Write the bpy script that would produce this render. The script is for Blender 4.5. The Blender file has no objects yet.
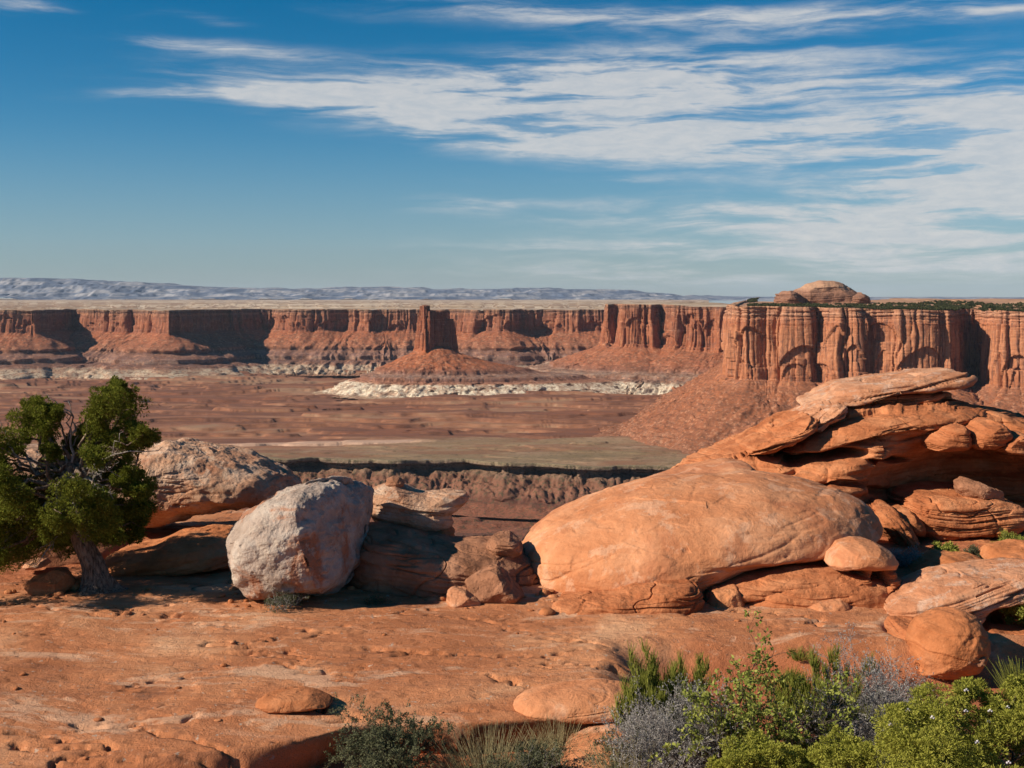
import bpy, math, random
import numpy as np
R = math.radians
F = 1200.0          # focal length in pixels of a 1024 px wide picture
HY = 297.0          # row of the horizon
SC = bpy.context.scene

# ------------------------------------------------------------------ camera
cam = bpy.data.cameras.new("camera")
camo = bpy.data.objects.new("camera", cam)
SC.collection.objects.link(camo)
SC.camera = camo
camo.location = (0, 0, 0)
camo.rotation_euler = (R(90), 0, 0)
cam.sensor_fit = 'HORIZONTAL'
cam.sensor_width = 36.0
cam.lens = 36.0 * F / 1024.0
cam.shift_y = -(384.0 - HY) / 1024.0
cam.clip_start = 0.1
cam.clip_end = 120000

# ------------------------------------------------------------------ light
SUN_EL = R(30)
SUN_AZ = R(17)                      # how far behind the camera plane, on the left
sdir = (-math.cos(SUN_AZ) * math.cos(SUN_EL), -math.sin(SUN_AZ) * math.cos(SUN_EL), math.sin(SUN_EL))
sun = bpy.data.lights.new("sun", 'SUN')
sun.energy = 5.0
sun.angle = R(0.5)
sun.color = (1.0, 0.87, 0.70)
suno = bpy.data.objects.new("sun", sun)
SC.collection.objects.link(suno)
from mathutils import Vector
suno.rotation_euler = Vector(sdir).to_track_quat('Z', 'Y').to_euler()
suno.location = (-50, -20, 60)
SC.view_settings.view_transform = 'Standard'
SC.view_settings.look = 'None'
SC.view_settings.exposure = 0.56
SC.view_settings.gamma = 1.0
SC.cycles.max_bounces = 5
SC.cycles.diffuse_bounces = 3
SC.cycles.volume_bounces = 0
SC.cycles.use_denoising = True

# ------------------------------------------------------------------ node helpers
class NT:
    def __init__(s, tree):
        s.t = tree; s.n = tree.nodes; s.l = tree.links
    def add(s, typ, **kw):
        nd = s.n.new(typ)
        for k, v in kw.items():
            setattr(nd, k, v)
        return nd
    def put(s, sock, v):
        if v is None: return
        if isinstance(v, bpy.types.NodeSocket): s.l.new(v, sock)
        else:
            if hasattr(sock, 'default_value'):
                try: sock.default_value = v
                except Exception:
                    sock.default_value = tuple(v) + (1.0,)
    def m(s, op, a, b=None, c=None, clamp=False):
        nd = s.add('ShaderNodeMath', operation=op); nd.use_clamp = clamp
        s.put(nd.inputs[0], a)
        if b is not None: s.put(nd.inputs[1], b)
        if c is not None: s.put(nd.inputs[2], c)
        return nd.outputs[0]
    def vm(s, op, a, b=None):
        nd = s.add('ShaderNodeVectorMath', operation=op)
        s.put(nd.inputs[0], a)
        if b is not None: s.put(nd.inputs[1], b)
        return nd.outputs['Value'] if op in ('LENGTH', 'DOT_PRODUCT') else nd.outputs[0]
    def mapping(s, vec, loc=(0,0,0), rot=(0,0,0), scale=(1,1,1), typ='POINT'):
        nd = s.add('ShaderNodeMapping', vector_type=typ)
        s.put(nd.inputs['Vector'], vec)
        nd.inputs['Location'].default_value = loc
        nd.inputs['Rotation'].default_value = rot
        nd.inputs['Scale'].default_value = scale
        return nd.outputs[0]
    def noise(s, vec, scale, detail=4, rough=0.55, dist=0.0):
        nd = s.add('ShaderNodeTexNoise')
        s.put(nd.inputs['Vector'], vec)
        nd.inputs['Scale'].default_value = scale
        nd.inputs['Detail'].default_value = detail
        nd.inputs['Roughness'].default_value = rough
        nd.inputs['Distortion'].default_value = dist
        return nd.outputs['Fac']
    def ramp(s, fac, stops, interp='LINEAR'):
        nd = s.add('ShaderNodeValToRGB')
        s.put(nd.inputs[0], fac)
        cr = nd.color_ramp; cr.interpolation = interp
        while len(cr.elements) < len(stops): cr.elements.new(0.5)
        for e, (p, c) in zip(cr.elements, stops):
            e.position = p
            e.color = (c, c, c, 1) if isinstance(c, (int, float)) else (c[0], c[1], c[2], 1)
        return nd.outputs[0]
    def smooth(s, v, a, b, lo=0.0, hi=1.0):
        nd = s.add('ShaderNodeMapRange', interpolation_type='SMOOTHSTEP')
        s.put(nd.inputs[0], v)
        nd.inputs[1].default_value = a; nd.inputs[2].default_value = b
        nd.inputs[3].default_value = lo; nd.inputs[4].default_value = hi
        return nd.outputs[0]
    def mix(s, fac, a, b, blend='MIX'):
        nd = s.add('ShaderNodeMix', data_type='RGBA', blend_type=blend)
        s.put(nd.inputs[0], fac)
        for sock, v in ((nd.inputs[6], a), (nd.inputs[7], b)):
            if isinstance(v, bpy.types.NodeSocket): s.l.new(v, sock)
            else: sock.default_value = (v[0], v[1], v[2], 1)
        return nd.outputs[2]
    def bump(s, h, strength, dist, normal=None):
        nd = s.add('ShaderNodeBump')
        nd.inputs['Strength'].default_value = strength
        nd.inputs['Distance'].default_value = dist
        s.put(nd.inputs['Height'], h)
        if normal is not None: s.l.new(normal, nd.inputs['Normal'])
        return nd.outputs[0]

# ------------------------------------------------------------------ world: sky and high cloud
W = bpy.data.worlds.new("World"); SC.world = W; W.use_nodes = True
w = NT(W.node_tree); w.n.clear()
sky = w.add('ShaderNodeTexSky', sky_type='NISHITA')
sky.sun_disc = False
sky.sun_elevation = SUN_EL
sky.sun_rotation = math.atan2(sdir[0], sdir[1])
sky.altitude = 1800
sky.air_density = 1.0; sky.dust_density = 0.6; sky.ozone_density = 2.5
hs = w.add('ShaderNodeHueSaturation')
hs.inputs['Saturation'].default_value = 1.5
hs.inputs['Hue'].default_value = 0.492
hs.inputs['Value'].default_value = 1.12
w.l.new(sky.outputs[0], hs.inputs['Color'])
tc = w.add('ShaderNodeTexCoord')
sep = w.add('ShaderNodeSeparateXYZ'); w.l.new(tc.outputs['Generated'], sep.inputs[0])
az = w.m('ARCTAN2', sep.outputs[0], sep.outputs[1])
el = w.m('ARCSINE', sep.outputs[2])
cmb = w.add('ShaderNodeCombineXYZ'); w.l.new(az, cmb.inputs[0]); w.l.new(el, cmb.inputs[1])
skyv = cmb.outputs[0]
wrp = w.add('ShaderNodeTexNoise'); w.l.new(skyv, wrp.inputs['Vector']); wrp.inputs['Scale'].default_value = 9; wrp.inputs['Detail'].default_value = 3
wv = w.vm('MULTIPLY', w.vm('SUBTRACT', wrp.outputs['Color'], (0.5, 0.5, 0.5)), (0.06, 0.016, 0))
skyw = w.vm('ADD', skyv, wv)
streaks = [  # centre azimuth px, elevation px, half length, half height, tilt deg, strength
    (215, 47, 95, 6, -3, .62), (225, 96, 110, 5, 2, .60), (350, 105, 110, 9, -6, .7),
    (500, 128, 190, 15, -7, 1.0), (660, 142, 210, 17, -2, 1.0), (610, 72, 240, 20, 2, .85), (540, 92, 260, 14, -1, .75),
    (760, 95, 180, 22, 0, .55), (700, 16, 260, 8, -1, .75), (930, 18, 170, 6, 1, .55), (520, 8, 120, 6, -2, .45), (960, 78, 90, 5, 4, .5),
    (985, 132, 110, 22, 3, 1.1), (1010, 168, 120, 22, 2, 1.0), (870, 128, 90, 8, 0, .6), (470, 205, 55, 6, 1, .5), (585, 181, 110, 3, 0, .4),
    (930, 205, 210, 20, 0, .62), (720, 222, 190, 9, -2, .42), (560, 246, 150, 5, -1, .38), (880, 250, 300, 24, 0, .55), (650, 272, 260, 10, 0, .3),
    (800, 270, 330, 20, 0, .15), (960, 225, 160, 20, 0, .15), (640, 205, 170, 8, -2, .25), (25, 4, 40, 6, 0, .6), (215, 18, 30, 4, -8, .5), (150, 15, 30, 4, 10, .25), (240, 72, 60, 4, -3, .3), (1090, 150, 140, 50, 0, 1.0),
]
tot = None
for (px, py, L, T, tilt, st) in streaks:
    a0 = math.atan((px - 512) / F); e0 = math.atan((HY - py) / F) * math.cos(a0)
    mp = w.mapping(skyw, loc=(a0, e0, 0), rot=(0, 0, R(tilt)), scale=(L / F, T / F * 1.35, 1), typ='TEXTURE')
    ln = w.vm('LENGTH', mp)
    g = w.m('MULTIPLY', w.m('EXPONENT', w.m('MULTIPLY', w.m('MULTIPLY', ln, ln), -1.0)), st)
    tot = g if tot is None else w.m('ADD', tot, g)
fib = w.noise(w.mapping(skyw, rot=(0, 0, R(3)), scale=(6, 60, 1)), 1.0, 9, 0.62, 0.35)
fib2 = w.noise(w.mapping(skyv, rot=(0, 0, R(-8)), scale=(45, 170, 1)), 1.0, 7, 0.68, 0.5)
dens = w.m('MULTIPLY', tot, w.m('ADD', w.m('MULTIPLY', w.smooth(fib, .34, .66), 1.0), 0.17))
dens = w.m('MULTIPLY', dens, w.m('ADD', w.m('MULTIPLY', fib2, 0.6), 0.72))
bandv = w.noise(w.mapping(skyw, loc=(3, 1, 0), rot=(0, 0, R(-2)), scale=(3, 26, 1)), 1.0, 6, 0.6, 0.3)
veil = w.m('MULTIPLY', w.smooth(bandv, .52, .75), 0.10)
dens = w.smooth(w.m('ADD', dens, veil), 0.03, 0.92)
front = w.smooth(sep.outputs[1], 0.0, 0.3)
dens = w.m('MULTIPLY', w.m('MULTIPLY', dens, front), 0.86)
cloudcol = w.mix(w.smooth(fib2, .3, .7), (7.4, 7.8, 8.2), (9.0, 8.9, 8.8))
lowhaze = w.smooth(el, 0.0, 0.15, 0.55, 0.0)
skyc = w.mix(lowhaze, hs.outputs[0], (2.5, 3.8, 5.3))
col = w.mix(dens, skyc, cloudcol)
bg = w.add('ShaderNodeBackground'); w.l.new(col, bg.inputs[0]); bg.inputs[1].default_value = 0.05
wo = w.add('ShaderNodeOutputWorld'); w.l.new(bg.outputs[0], wo.inputs[0])

# ------------------------------------------------------------------ numpy noise
def _h(ix, iy, iz, seed):
    h = (ix.astype(np.int64) * 374761393 + iy.astype(np.int64) * 668265263 + iz.astype(np.int64) * 2147483647 + seed * 1274126177) & 0xFFFFFFFF
    h = ((h ^ (h >> 13)) * 1274126177) & 0xFFFFFFFF
    h = ((h ^ (h >> 16)) * 2246822519) & 0xFFFFFFFF
    return (h ^ (h >> 15)) & 0xFFFFFFFF
def rnd1(i, seed=0):
    z = np.zeros_like(np.asarray(i))
    return _h(np.asarray(i), z + 17, z + 5, seed) / 4294967295.0
def noise3(x, y, z, seed=0):
    x, y, z = np.broadcast_arrays(np.asarray(x, float), np.asarray(y, float), np.asarray(z, float))
    ix, iy, iz = np.floor(x), np.floor(y), np.floor(z)
    fx, fy, fz = x - ix, y - iy, z - iz
    ix, iy, iz = ix.astype(np.int64), iy.astype(np.int64), iz.astype(np.int64)
    u = fx * fx * fx * (fx * (fx * 6 - 15) + 10); v = fy * fy * fy * (fy * (fy * 6 - 15) + 10); t = fz * fz * fz * (fz * (fz * 6 - 15) + 10)
    out = 0
    for dx in (0, 1):
        wx = u if dx else 1 - u
        for dy in (0, 1):
            wy = v if dy else 1 - v
            for dz in (0, 1):
                wz = t if dz else 1 - t
                h = _h(ix + dx, iy + dy, iz + dz, seed)
                gx = ((h & 255) / 127.5 - 1); gy = (((h >> 8) & 255) / 127.5 - 1); gz = (((h >> 16) & 255) / 127.5 - 1)
                out = out + wx * wy * wz * (gx * (fx - dx) + gy * (fy - dy) + gz * (fz - dz))
    return out * 1.15
def fbm(x, y, z, oct=4, seed=0, gain=0.5, lac=2.03):
    a, s, o = 1.0, 0.0, 0.0
    for k in range(oct):
        o = o + a * noise3(x, y, z, seed + k * 7); s += a
        a *= gain; x = x * lac + 3.1; y = y * lac + 1.7; z = z * lac + 5.3
    return o
def ridged(x, y, z, oct=4, seed=0, gain=0.5):
    a, o = 1.0, 0.0
    for k in range(oct):
        o = o + a * (1 - 2.2 * np.abs(noise3(x, y, z, seed + k * 7))); a *= gain
        x = x * 2.05 + 3.1; y = y * 2.05 + 1.7; z = z * 2.05 + 5.3
    return o
def sstep(a, b, x):
    t = np.clip((x - a) / (b - a), 0, 1); return t * t * (3 - 2 * t)
def steps(s, z, width, seed, zw=0.0, crack=0.5, cw=0.07):
    """blocky columns along s: random protrusion per cell, cracks between cells, slabs broken off above a height"""
    u = s / width + 0.75 * noise3(s / width * 0.6, .3, 0.5, seed) + 0.22 * noise3(s / width * .8, z * zw, 4.5, seed + 2)
    c = np.floor(u); f = u - c; ci = c.astype(np.int64)
    d = rnd1(ci, seed + 1) + (f - .5) * (rnd1(ci, seed + 3) - .5) * 1.9
    e = np.minimum(f, 1 - f)
    d = d - crack * np.exp(-(e / cw) ** 2) * (0.4 + rnd1(ci, seed + 4))
    return d, ci, f

# ------------------------------------------------------------------ mesh helpers
COL = SC.collection
def tag(o, label=None, cat=None, group=None, kind=None):
    if label: o['label'] = label
    if cat: o['category'] = cat
    if group: o['group'] = group
    if kind: o['kind'] = kind
    return o
def empty(name, loc):
    o = bpy.data.objects.new(name, None); COL.objects.link(o); o.location = loc; o.empty_display_size = .2
    return o
def link(name, me, mat, parent=None, loc=None):
    o = bpy.data.objects.new(name, me); COL.objects.link(o)
    if mat: me.materials.append(mat)
    if loc is not None: o.location = loc
    if parent is not None:
        o.parent = parent
        if loc is not None:
            o.location = Vector(loc) - parent.location
    return o
def mesh_np(name, V, faces, mat, parent=None, origin=None, smooth=True, attrs=None):
    V = np.asarray(V, float)
    if origin is None: origin = (0, 0, 0)
    origin = np.array(origin, float)
    V = V - origin
    me = bpy.data.meshes.new(name)
    faces = np.asarray(faces, dtype=np.int32)
    nf, k = faces.shape
    me.vertices.add(len(V)); me.vertices.foreach_set('co', V.astype(np.float32).ravel())
    me.loops.add(nf * k); me.loops.foreach_set('vertex_index', faces.ravel())
    me.polygons.add(nf)
    me.polygons.foreach_set('loop_start', np.arange(0, nf * k, k, dtype=np.int32))
    try: me.polygons.foreach_set('loop_total', np.full(nf, k, dtype=np.int32))
    except Exception: pass
    me.update(calc_edges=True)
    if smooth: me.polygons.foreach_set('use_smooth', np.ones(nf, dtype=bool))
    if attrs:
        for an, av in attrs.items():
            at = me.attributes.new(an, 'FLOAT', 'POINT'); at.data.foreach_set('value', np.asarray(av, np.float32).ravel())
    me.validate()
    return link(name, me, mat, parent, tuple(origin))
def grid_faces(nr, nc, closed=False):
    i = np.arange(nr - 1)[:, None]; j = np.arange(nc if closed else nc - 1)[None, :]
    j2 = (j + 1) % nc
    a = i * nc + j; b = i * nc + j2; c = (i + 1) * nc + j2; d = (i + 1) * nc + j
    return np.stack([a, b, c, d], -1).reshape(-1, 4)
def vnormals(V, Fq):
    p = V[Fq]
    n = np.cross(p[:, 2] - p[:, 0], p[:, 3] - p[:, 1])
    N = np.zeros_like(V)
    for k in range(4): np.add.at(N, Fq[:, k], n)
    return N / (np.linalg.norm(N, axis=1, keepdims=True) + 1e-12)
def P(px, py, Y): return np.array([(px - 512) / F * Y, Y, (HY - py) / F * Y])

# ------------------------------------------------------------------ materials
def newmat(name):
    m = bpy.data.materials.new(name); m.use_nodes = True
    t = NT(m.node_tree); t.n.clear()
    out = t.add('ShaderNodeOutputMaterial'); b = t.add('ShaderNodeBsdfPrincipled')
    b.inputs['Roughness'].default_value = 0.92
    b.inputs['Specular IOR Level'].default_value = 0.15
    t.l.new(b.outputs[0], out.inputs[0])
    tc = t.add('ShaderNodeTexCoord')
    return m, t, b, tc.outputs['Object']

def mat_rock(name, dark, mid, light, S=1.0, strata=0.5, lichen=None, patina=None, bump=0.5, speck=0.5, tilt=0.0, pits=0.4):
    m, t, b, co = newmat(name)
    n1 = t.noise(co, 1.3 * S, 6, .6, .3)
    c = t.ramp(n1, [(.32, dark), (.5, mid), (.68, light)])
    cs = t.mapping(co, rot=(0, tilt, 0), scale=(.5 * S, .5 * S, 9 * S))
    ns = t.noise(cs, 1.4, 6, .65, .5)
    c = t.mix(t.smooth(ns, .5, .68, 0, strata), c, dark)
    c = t.mix(t.smooth(ns, .47, .30, 0, strata * .7), c, light)
    nf = t.noise(co, 28 * S, 5, .7)
    c = t.mix(t.smooth(nf, .56, .72, 0, speck * .55), c, tuple(x * .35 for x in dark))
    c = t.mix(t.smooth(nf, .42, .28, 0, speck * .6), c, tuple(min(1, x * 1.25) for x in light))
    nm = t.noise(co, 6 * S, 5, .65, .6)
    c = t.mix(t.smooth(nm, .55, .75, 0, .45), c, tuple(x * .7 for x in dark))
    if patina:
        c = t.mix(t.m('MULTIPLY', t.smooth(t.noise(co, .9 * S, 5, .7, .6), .50, .62), patina[3]), c, patina[:3])
    if lichen:
        c = t.mix(t.m('MULTIPLY', t.smooth(t.noise(co, 3.2 * S, 8, .72, .4), .52, .60), lichen[3]), c, lichen[:3])
    t.l.new(c, b.inputs['Base Color'])
    vo = t.add('ShaderNodeTexVoronoi'); t.put(vo.inputs['Vector'], t.mapping(co, scale=(7 * S, 7 * S, 11 * S))); vo.inputs['Scale'].default_value = 1.0
    pit = t.m('MULTIPLY', t.smooth(vo.outputs['Distance'], .0, .33, -1, 0), t.smooth(nm, .5, .62, 0, pits))
    h = t.m('ADD', t.m('MULTIPLY', nf, .35), t.m('MULTIPLY', nm, 1.0))
    h = t.m('ADD', h, t.m('MULTIPLY', ns, strata * 1.3))
    h = t.m('ADD', h, pit)
    h = t.m('ADD', h, t.m('MULTIPLY', t.noise(co, 90 * S, 3, .6), .14))
    t.l.new(t.bump(h, bump, .06 / S), b.inputs['Normal'])
    return m

RED_D, RED_M, RED_L = (.26, .088, .032), (.42, .155, .062), (.55, .25, .118)
M = {}
M['rock'] = mat_rock('red sandstone', RED_D, RED_M, RED_L, 1.0, .45, patina=(.26, .11, .06, .4))
M['dome'] = mat_rock('smooth salmon sandstone', (.40, .150, .064), (.50, .215, .102), (.58, .290, .158), .8, .40, bump=.42, speck=.6, pits=.3, patina=(.36, .13, .062, .6), lichen=(.58, .36, .24, .45), tilt=.3)
M['layer'] = mat_rock('thin bedded sandstone', (.28, .088, .034), (.43, .155, .064), (.54, .24, .115), 1.1, .75, bump=.7, pits=.5)
M['cap'] = mat_rock('pale capped sandstone', (.36, .145, .070), (.48, .225, .122), (.58, .33, .205), 1.2, .7, lichen=(.50, .42, .35, .4), bump=.7)
M['white'] = mat_rock('white weathered boulder rock', (.26, .19, .15), (.38, .30, .25), (.48, .41, .35), 1.6, .10, lichen=(.50, .42, .34, .5), patina=(.34, .14, .07, .9), bump=.9, pits=.7)
M['tan'] = mat_rock('mottled tan boulder rock', (.36, .17, .10), (.46, .27, .17), (.53, .37, .27), 1.5, .3, lichen=(.50, .40, .31, .5), patina=(.40, .17, .09, .5), bump=.9, pits=.8)
M['dark'] = mat_rock('red rock darkened for shade', (.13, .050, .028), (.22, .085, .045), (.33, .14, .078), 1.1, .5)  # tree shade put into the colour: darkened red sandstone for the ledge under the juniper
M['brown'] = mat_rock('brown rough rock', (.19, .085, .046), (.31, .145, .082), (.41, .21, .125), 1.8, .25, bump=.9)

def mat_ground():
    m, t, b, co = newmat('slickrock slab and red sand')
    at = t.add('ShaderNodeAttribute'); at.attribute_name = 'sand'; sand = at.outputs['Fac']
    n1 = t.noise(co, .55, 7, .62, .4)
    c = t.ramp(n1, [(.32, (.30, .110, .046)), (.45, (.42, .160, .070)), (.54, (.49, .210, .098)), (.66, (.57, .31, .172))])
    nst = t.noise(t.mapping(co, rot=(0, 0, R(4)), scale=(.45, 2.2, 1)), 1.7, 7, .68, .5)
    c = t.mix(t.smooth(nst, .52, .72, 0, .6), c, (.25, .105, .058))
    c = t.mix(t.smooth(nst, .44, .30, 0, .5), c, (.54, .29, .175))
    nb = t.noise(co, 5.0, 7, .72, .4)
    c = t.mix(t.smooth(nb, .56, .68, 0, .55), c, (.20, .085, .048))
    c = t.mix(t.smooth(nb, .40, .30, 0, .55), c, (.55, .32, .205))
    nf = t.noise(co, 30, 5, .75, .2)
    c = t.mix(t.smooth(nf, .58, .68, 0, .65), c, (.10, .045, .030))
    c = t.mix(t.smooth(nf, .40, .30, 0, .5), c, (.58, .34, .22))
    # grey-green lichen freckles
    nl = t.noise(co, 14, 4, .7)
    c = t.mix(t.m('MULTIPLY', t.smooth(nl, .63, .68), .6), c, (.42, .40, .34))
    # dark varnish patches
    nv = t.noise(t.mapping(co, loc=(3.3, 1.2, 0), scale=(.7, 1.5, 1)), 1.0, 6, .7, .8)
    c = t.mix(t.m('MULTIPLY', t.smooth(nv, .60, .66), .55), c, (.17, .085, .055))
    c = t.mix(t.m('MULTIPLY', t.smooth(t.noise(t.mapping(co, loc=(8, 3, 0), scale=(.8, 2.0, 1)), 1.0, 7, .7, .6), .54, .62), .5), c, (.60, .40, .27))
    sc = t.ramp(t.noise(co, 3.0, 6, .7), [(.3, (.28, .088, .038)), (.55, (.38, .128, .058)), (.75, (.44, .17, .085))])
    sc = t.mix(t.smooth(nf, .55, .70, 0, .6), sc, (.20, .065, .03))
    c = t.mix(sand, c, sc)
    t.l.new(c, b.inputs['Base Color'])
    h = t.m('ADD', t.m('MULTIPLY', nb, 1.0), t.m('MULTIPLY', nf, .45))
    h = t.m('ADD', h, t.m('MULTIPLY', nst, .9))
    vo = t.add('ShaderNodeTexVoronoi'); t.put(vo.inputs['Vector'], t.mapping(co, scale=(5, 9, 5))); vo.inputs['Scale'].default_value = 1.3
    h = t.m('ADD', h, t.m('MULTIPLY', t.smooth(vo.outputs['Distance'], 0, .3, -1, 0), t.smooth(nb, .52, .60, 0, .6)))
    h = t.m('ADD', h, t.m('MULTIPLY', t.noise(co, 80, 3, .6), .2))
    t.l.new(t.bump(h, .68, .05), b.inputs['Normal'])
    return m
M['ground'] = mat_ground()

def mat_strata(name, zmin, zmax, stops, wob=12.0, S=.01, varnish=.5, varn_range=None, bumpd=6.0, patch=None, rub=(.08,.05), rubz=None):
    """rock coloured by bed: height picks the bed, noise bends the beds; vertical varnish streaks on the cliff"""
    m, t, b, co = newmat(name)
    co = t.add('ShaderNodeNewGeometry').outputs['Position']
    s3 = t.add('ShaderNodeSeparateXYZ'); t.l.new(co, s3.inputs[0])
    z = t.m('ADD', s3.outputs[2], t.m('MULTIPLY', t.m('SUBTRACT', t.noise(co, S, 5, .6), .5), wob * 2))
    fac = t.m('DIVIDE', t.m('SUBTRACT', z, zmin), zmax - zmin)
    c = t.ramp(fac, [((zz - zmin) / (zmax - zmin), cc) for zz, cc in stops])
    big = t.noise(co, S * 1.2, 6, .65, .4)
    c = t.mix(t.smooth(big, .5, .72, 0, .45), c, (.20, .105, .075), 'MIX')
    # beds
    nb = t.noise(t.mapping(co, scale=(S * .5, S * .5, S * 12)), 1.0, 5, .7)
    c = t.mix(t.smooth(nb, .52, .70, 0, .38), c, (.13, .06, .042))
    c = t.mix(t.smooth(nb, .46, .30, 0, .32), c, (.50, .27, .17))
    # vertical varnish
    nv = t.noise(t.mapping(co, scale=(S * 9, S * 9, S * .55)), 1.0, 5, .65, .2)
    vm = t.smooth(nv, .50, .64, 0, varnish)
    vl = t.smooth(nv, .46, .32, 0, varnish * .8)
    if varn_range:
        zr = s3.outputs[2]
        msk = t.smooth(zr, varn_range[0], varn_range[0] + 12)
        vm = t.m('MULTIPLY', vm, msk); vl = t.m('MULTIPLY', vl, msk)
    c = t.mix(vm, c, (.11, .058, .048))
    c = t.mix(vl, c, (.50, .24, .125))
    nf = t.noise(co, S * 6, 8, .76)
    c = t.mix(t.smooth(nf, .54, .66, 0, .55), c, (rub[0], rub[1], .035))
    c = t.mix(t.smooth(nf, .46, .34, 0, .40), c, (.50, .29, .18))
    if rubz is not None:
        vo = t.add('ShaderNodeTexVoronoi'); t.put(vo.inputs['Vector'], co); vo.inputs['Scale'].default_value = S * 9; vo.inputs['Randomness'].default_value = 1.0
        sx_ = t.add('ShaderNodeSeparateXYZ'); t.l.new(vo.outputs['Color'], sx_.inputs[0])
        tz = t.smooth(s3.outputs[2], rubz + 14, rubz - 10)
        dirt = t.noise(t.mapping(co, scale=(1, 1, .6)), S * 1.8, 6, .7, .6)
        c = t.mix(t.m('MULTIPLY', tz, t.smooth(dirt, .46, .60, 0, .6)), c, (.20, .085, .048))
        c = t.mix(t.m('MULTIPLY', tz, t.smooth(sx_.outputs[0], .84, .92, 0, .40)), c, (.48, .25, .15))
        c = t.mix(t.m('MULTIPLY', tz, t.smooth(sx_.outputs[1], .72, .86, 0, .60)), c, (.13, .060, .038))
        lowz = t.smooth(s3.outputs[2], -300, -306)
        c = t.mix(t.m('MULTIPLY', lowz, t.smooth(t.noise(t.mapping(co, scale=(1, 1, .3)), S * 6, 4, .6), .54, .62, 0, .35)), c, (.30, .19, .13))
    t.l.new(c, b.inputs['Base Color'])
    h = t.m('ADD', t.m('ADD', nf, t.m('MULTIPLY', nb, .6)), t.m('MULTIPLY', nv, .6 if varnish > 0 else 0))
    t.l.new(t.bump(h, .7, bumpd), b.inputs['Normal'])
    return m

def ground_haze_free(): pass

# ------------------------------------------------------------------ ribbons: canyon walls
def resample(pts, step):
    pts = np.asarray(pts, float)
    d = np.r_[0, np.cumsum(np.linalg.norm(np.diff(pts[:, :2], axis=0), axis=1))]
    n = max(8, int(d[-1] / step))
    s = np.linspace(0, d[-1], n)
    return np.stack([np.interp(s, d, pts[:, k]) for k in range(pts.shape[1])], 1), s
def gsmooth(a, sig, closed=False):
    if sig < .6: return a
    r = int(min(sig * 3, len(a) * .9)) + 1
    k = np.exp(-.5 * (np.arange(-r, r + 1) / sig) ** 2); k /= k.sum()
    if closed: ap = np.concatenate([a[-r:], a, a[:r]])
    else:
        lo = a[0] + (a[0] - a[1:r + 1][::-1]) if len(a) > r + 1 else np.repeat(a[:1], r, 0)
        hi = a[-1] + (a[-1] - a[-r - 1:-1][::-1]) if len(a) > r + 1 else np.repeat(a[-1:], r, 0)
        ap = np.concatenate([lo, a, hi])
    return np.stack([np.convolve(ap[:, c], k, 'valid') for c in range(a.shape[1])], 1)
def ribbon_rows(ctrl, cliff_rows, talus_rows):
    pass
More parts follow.
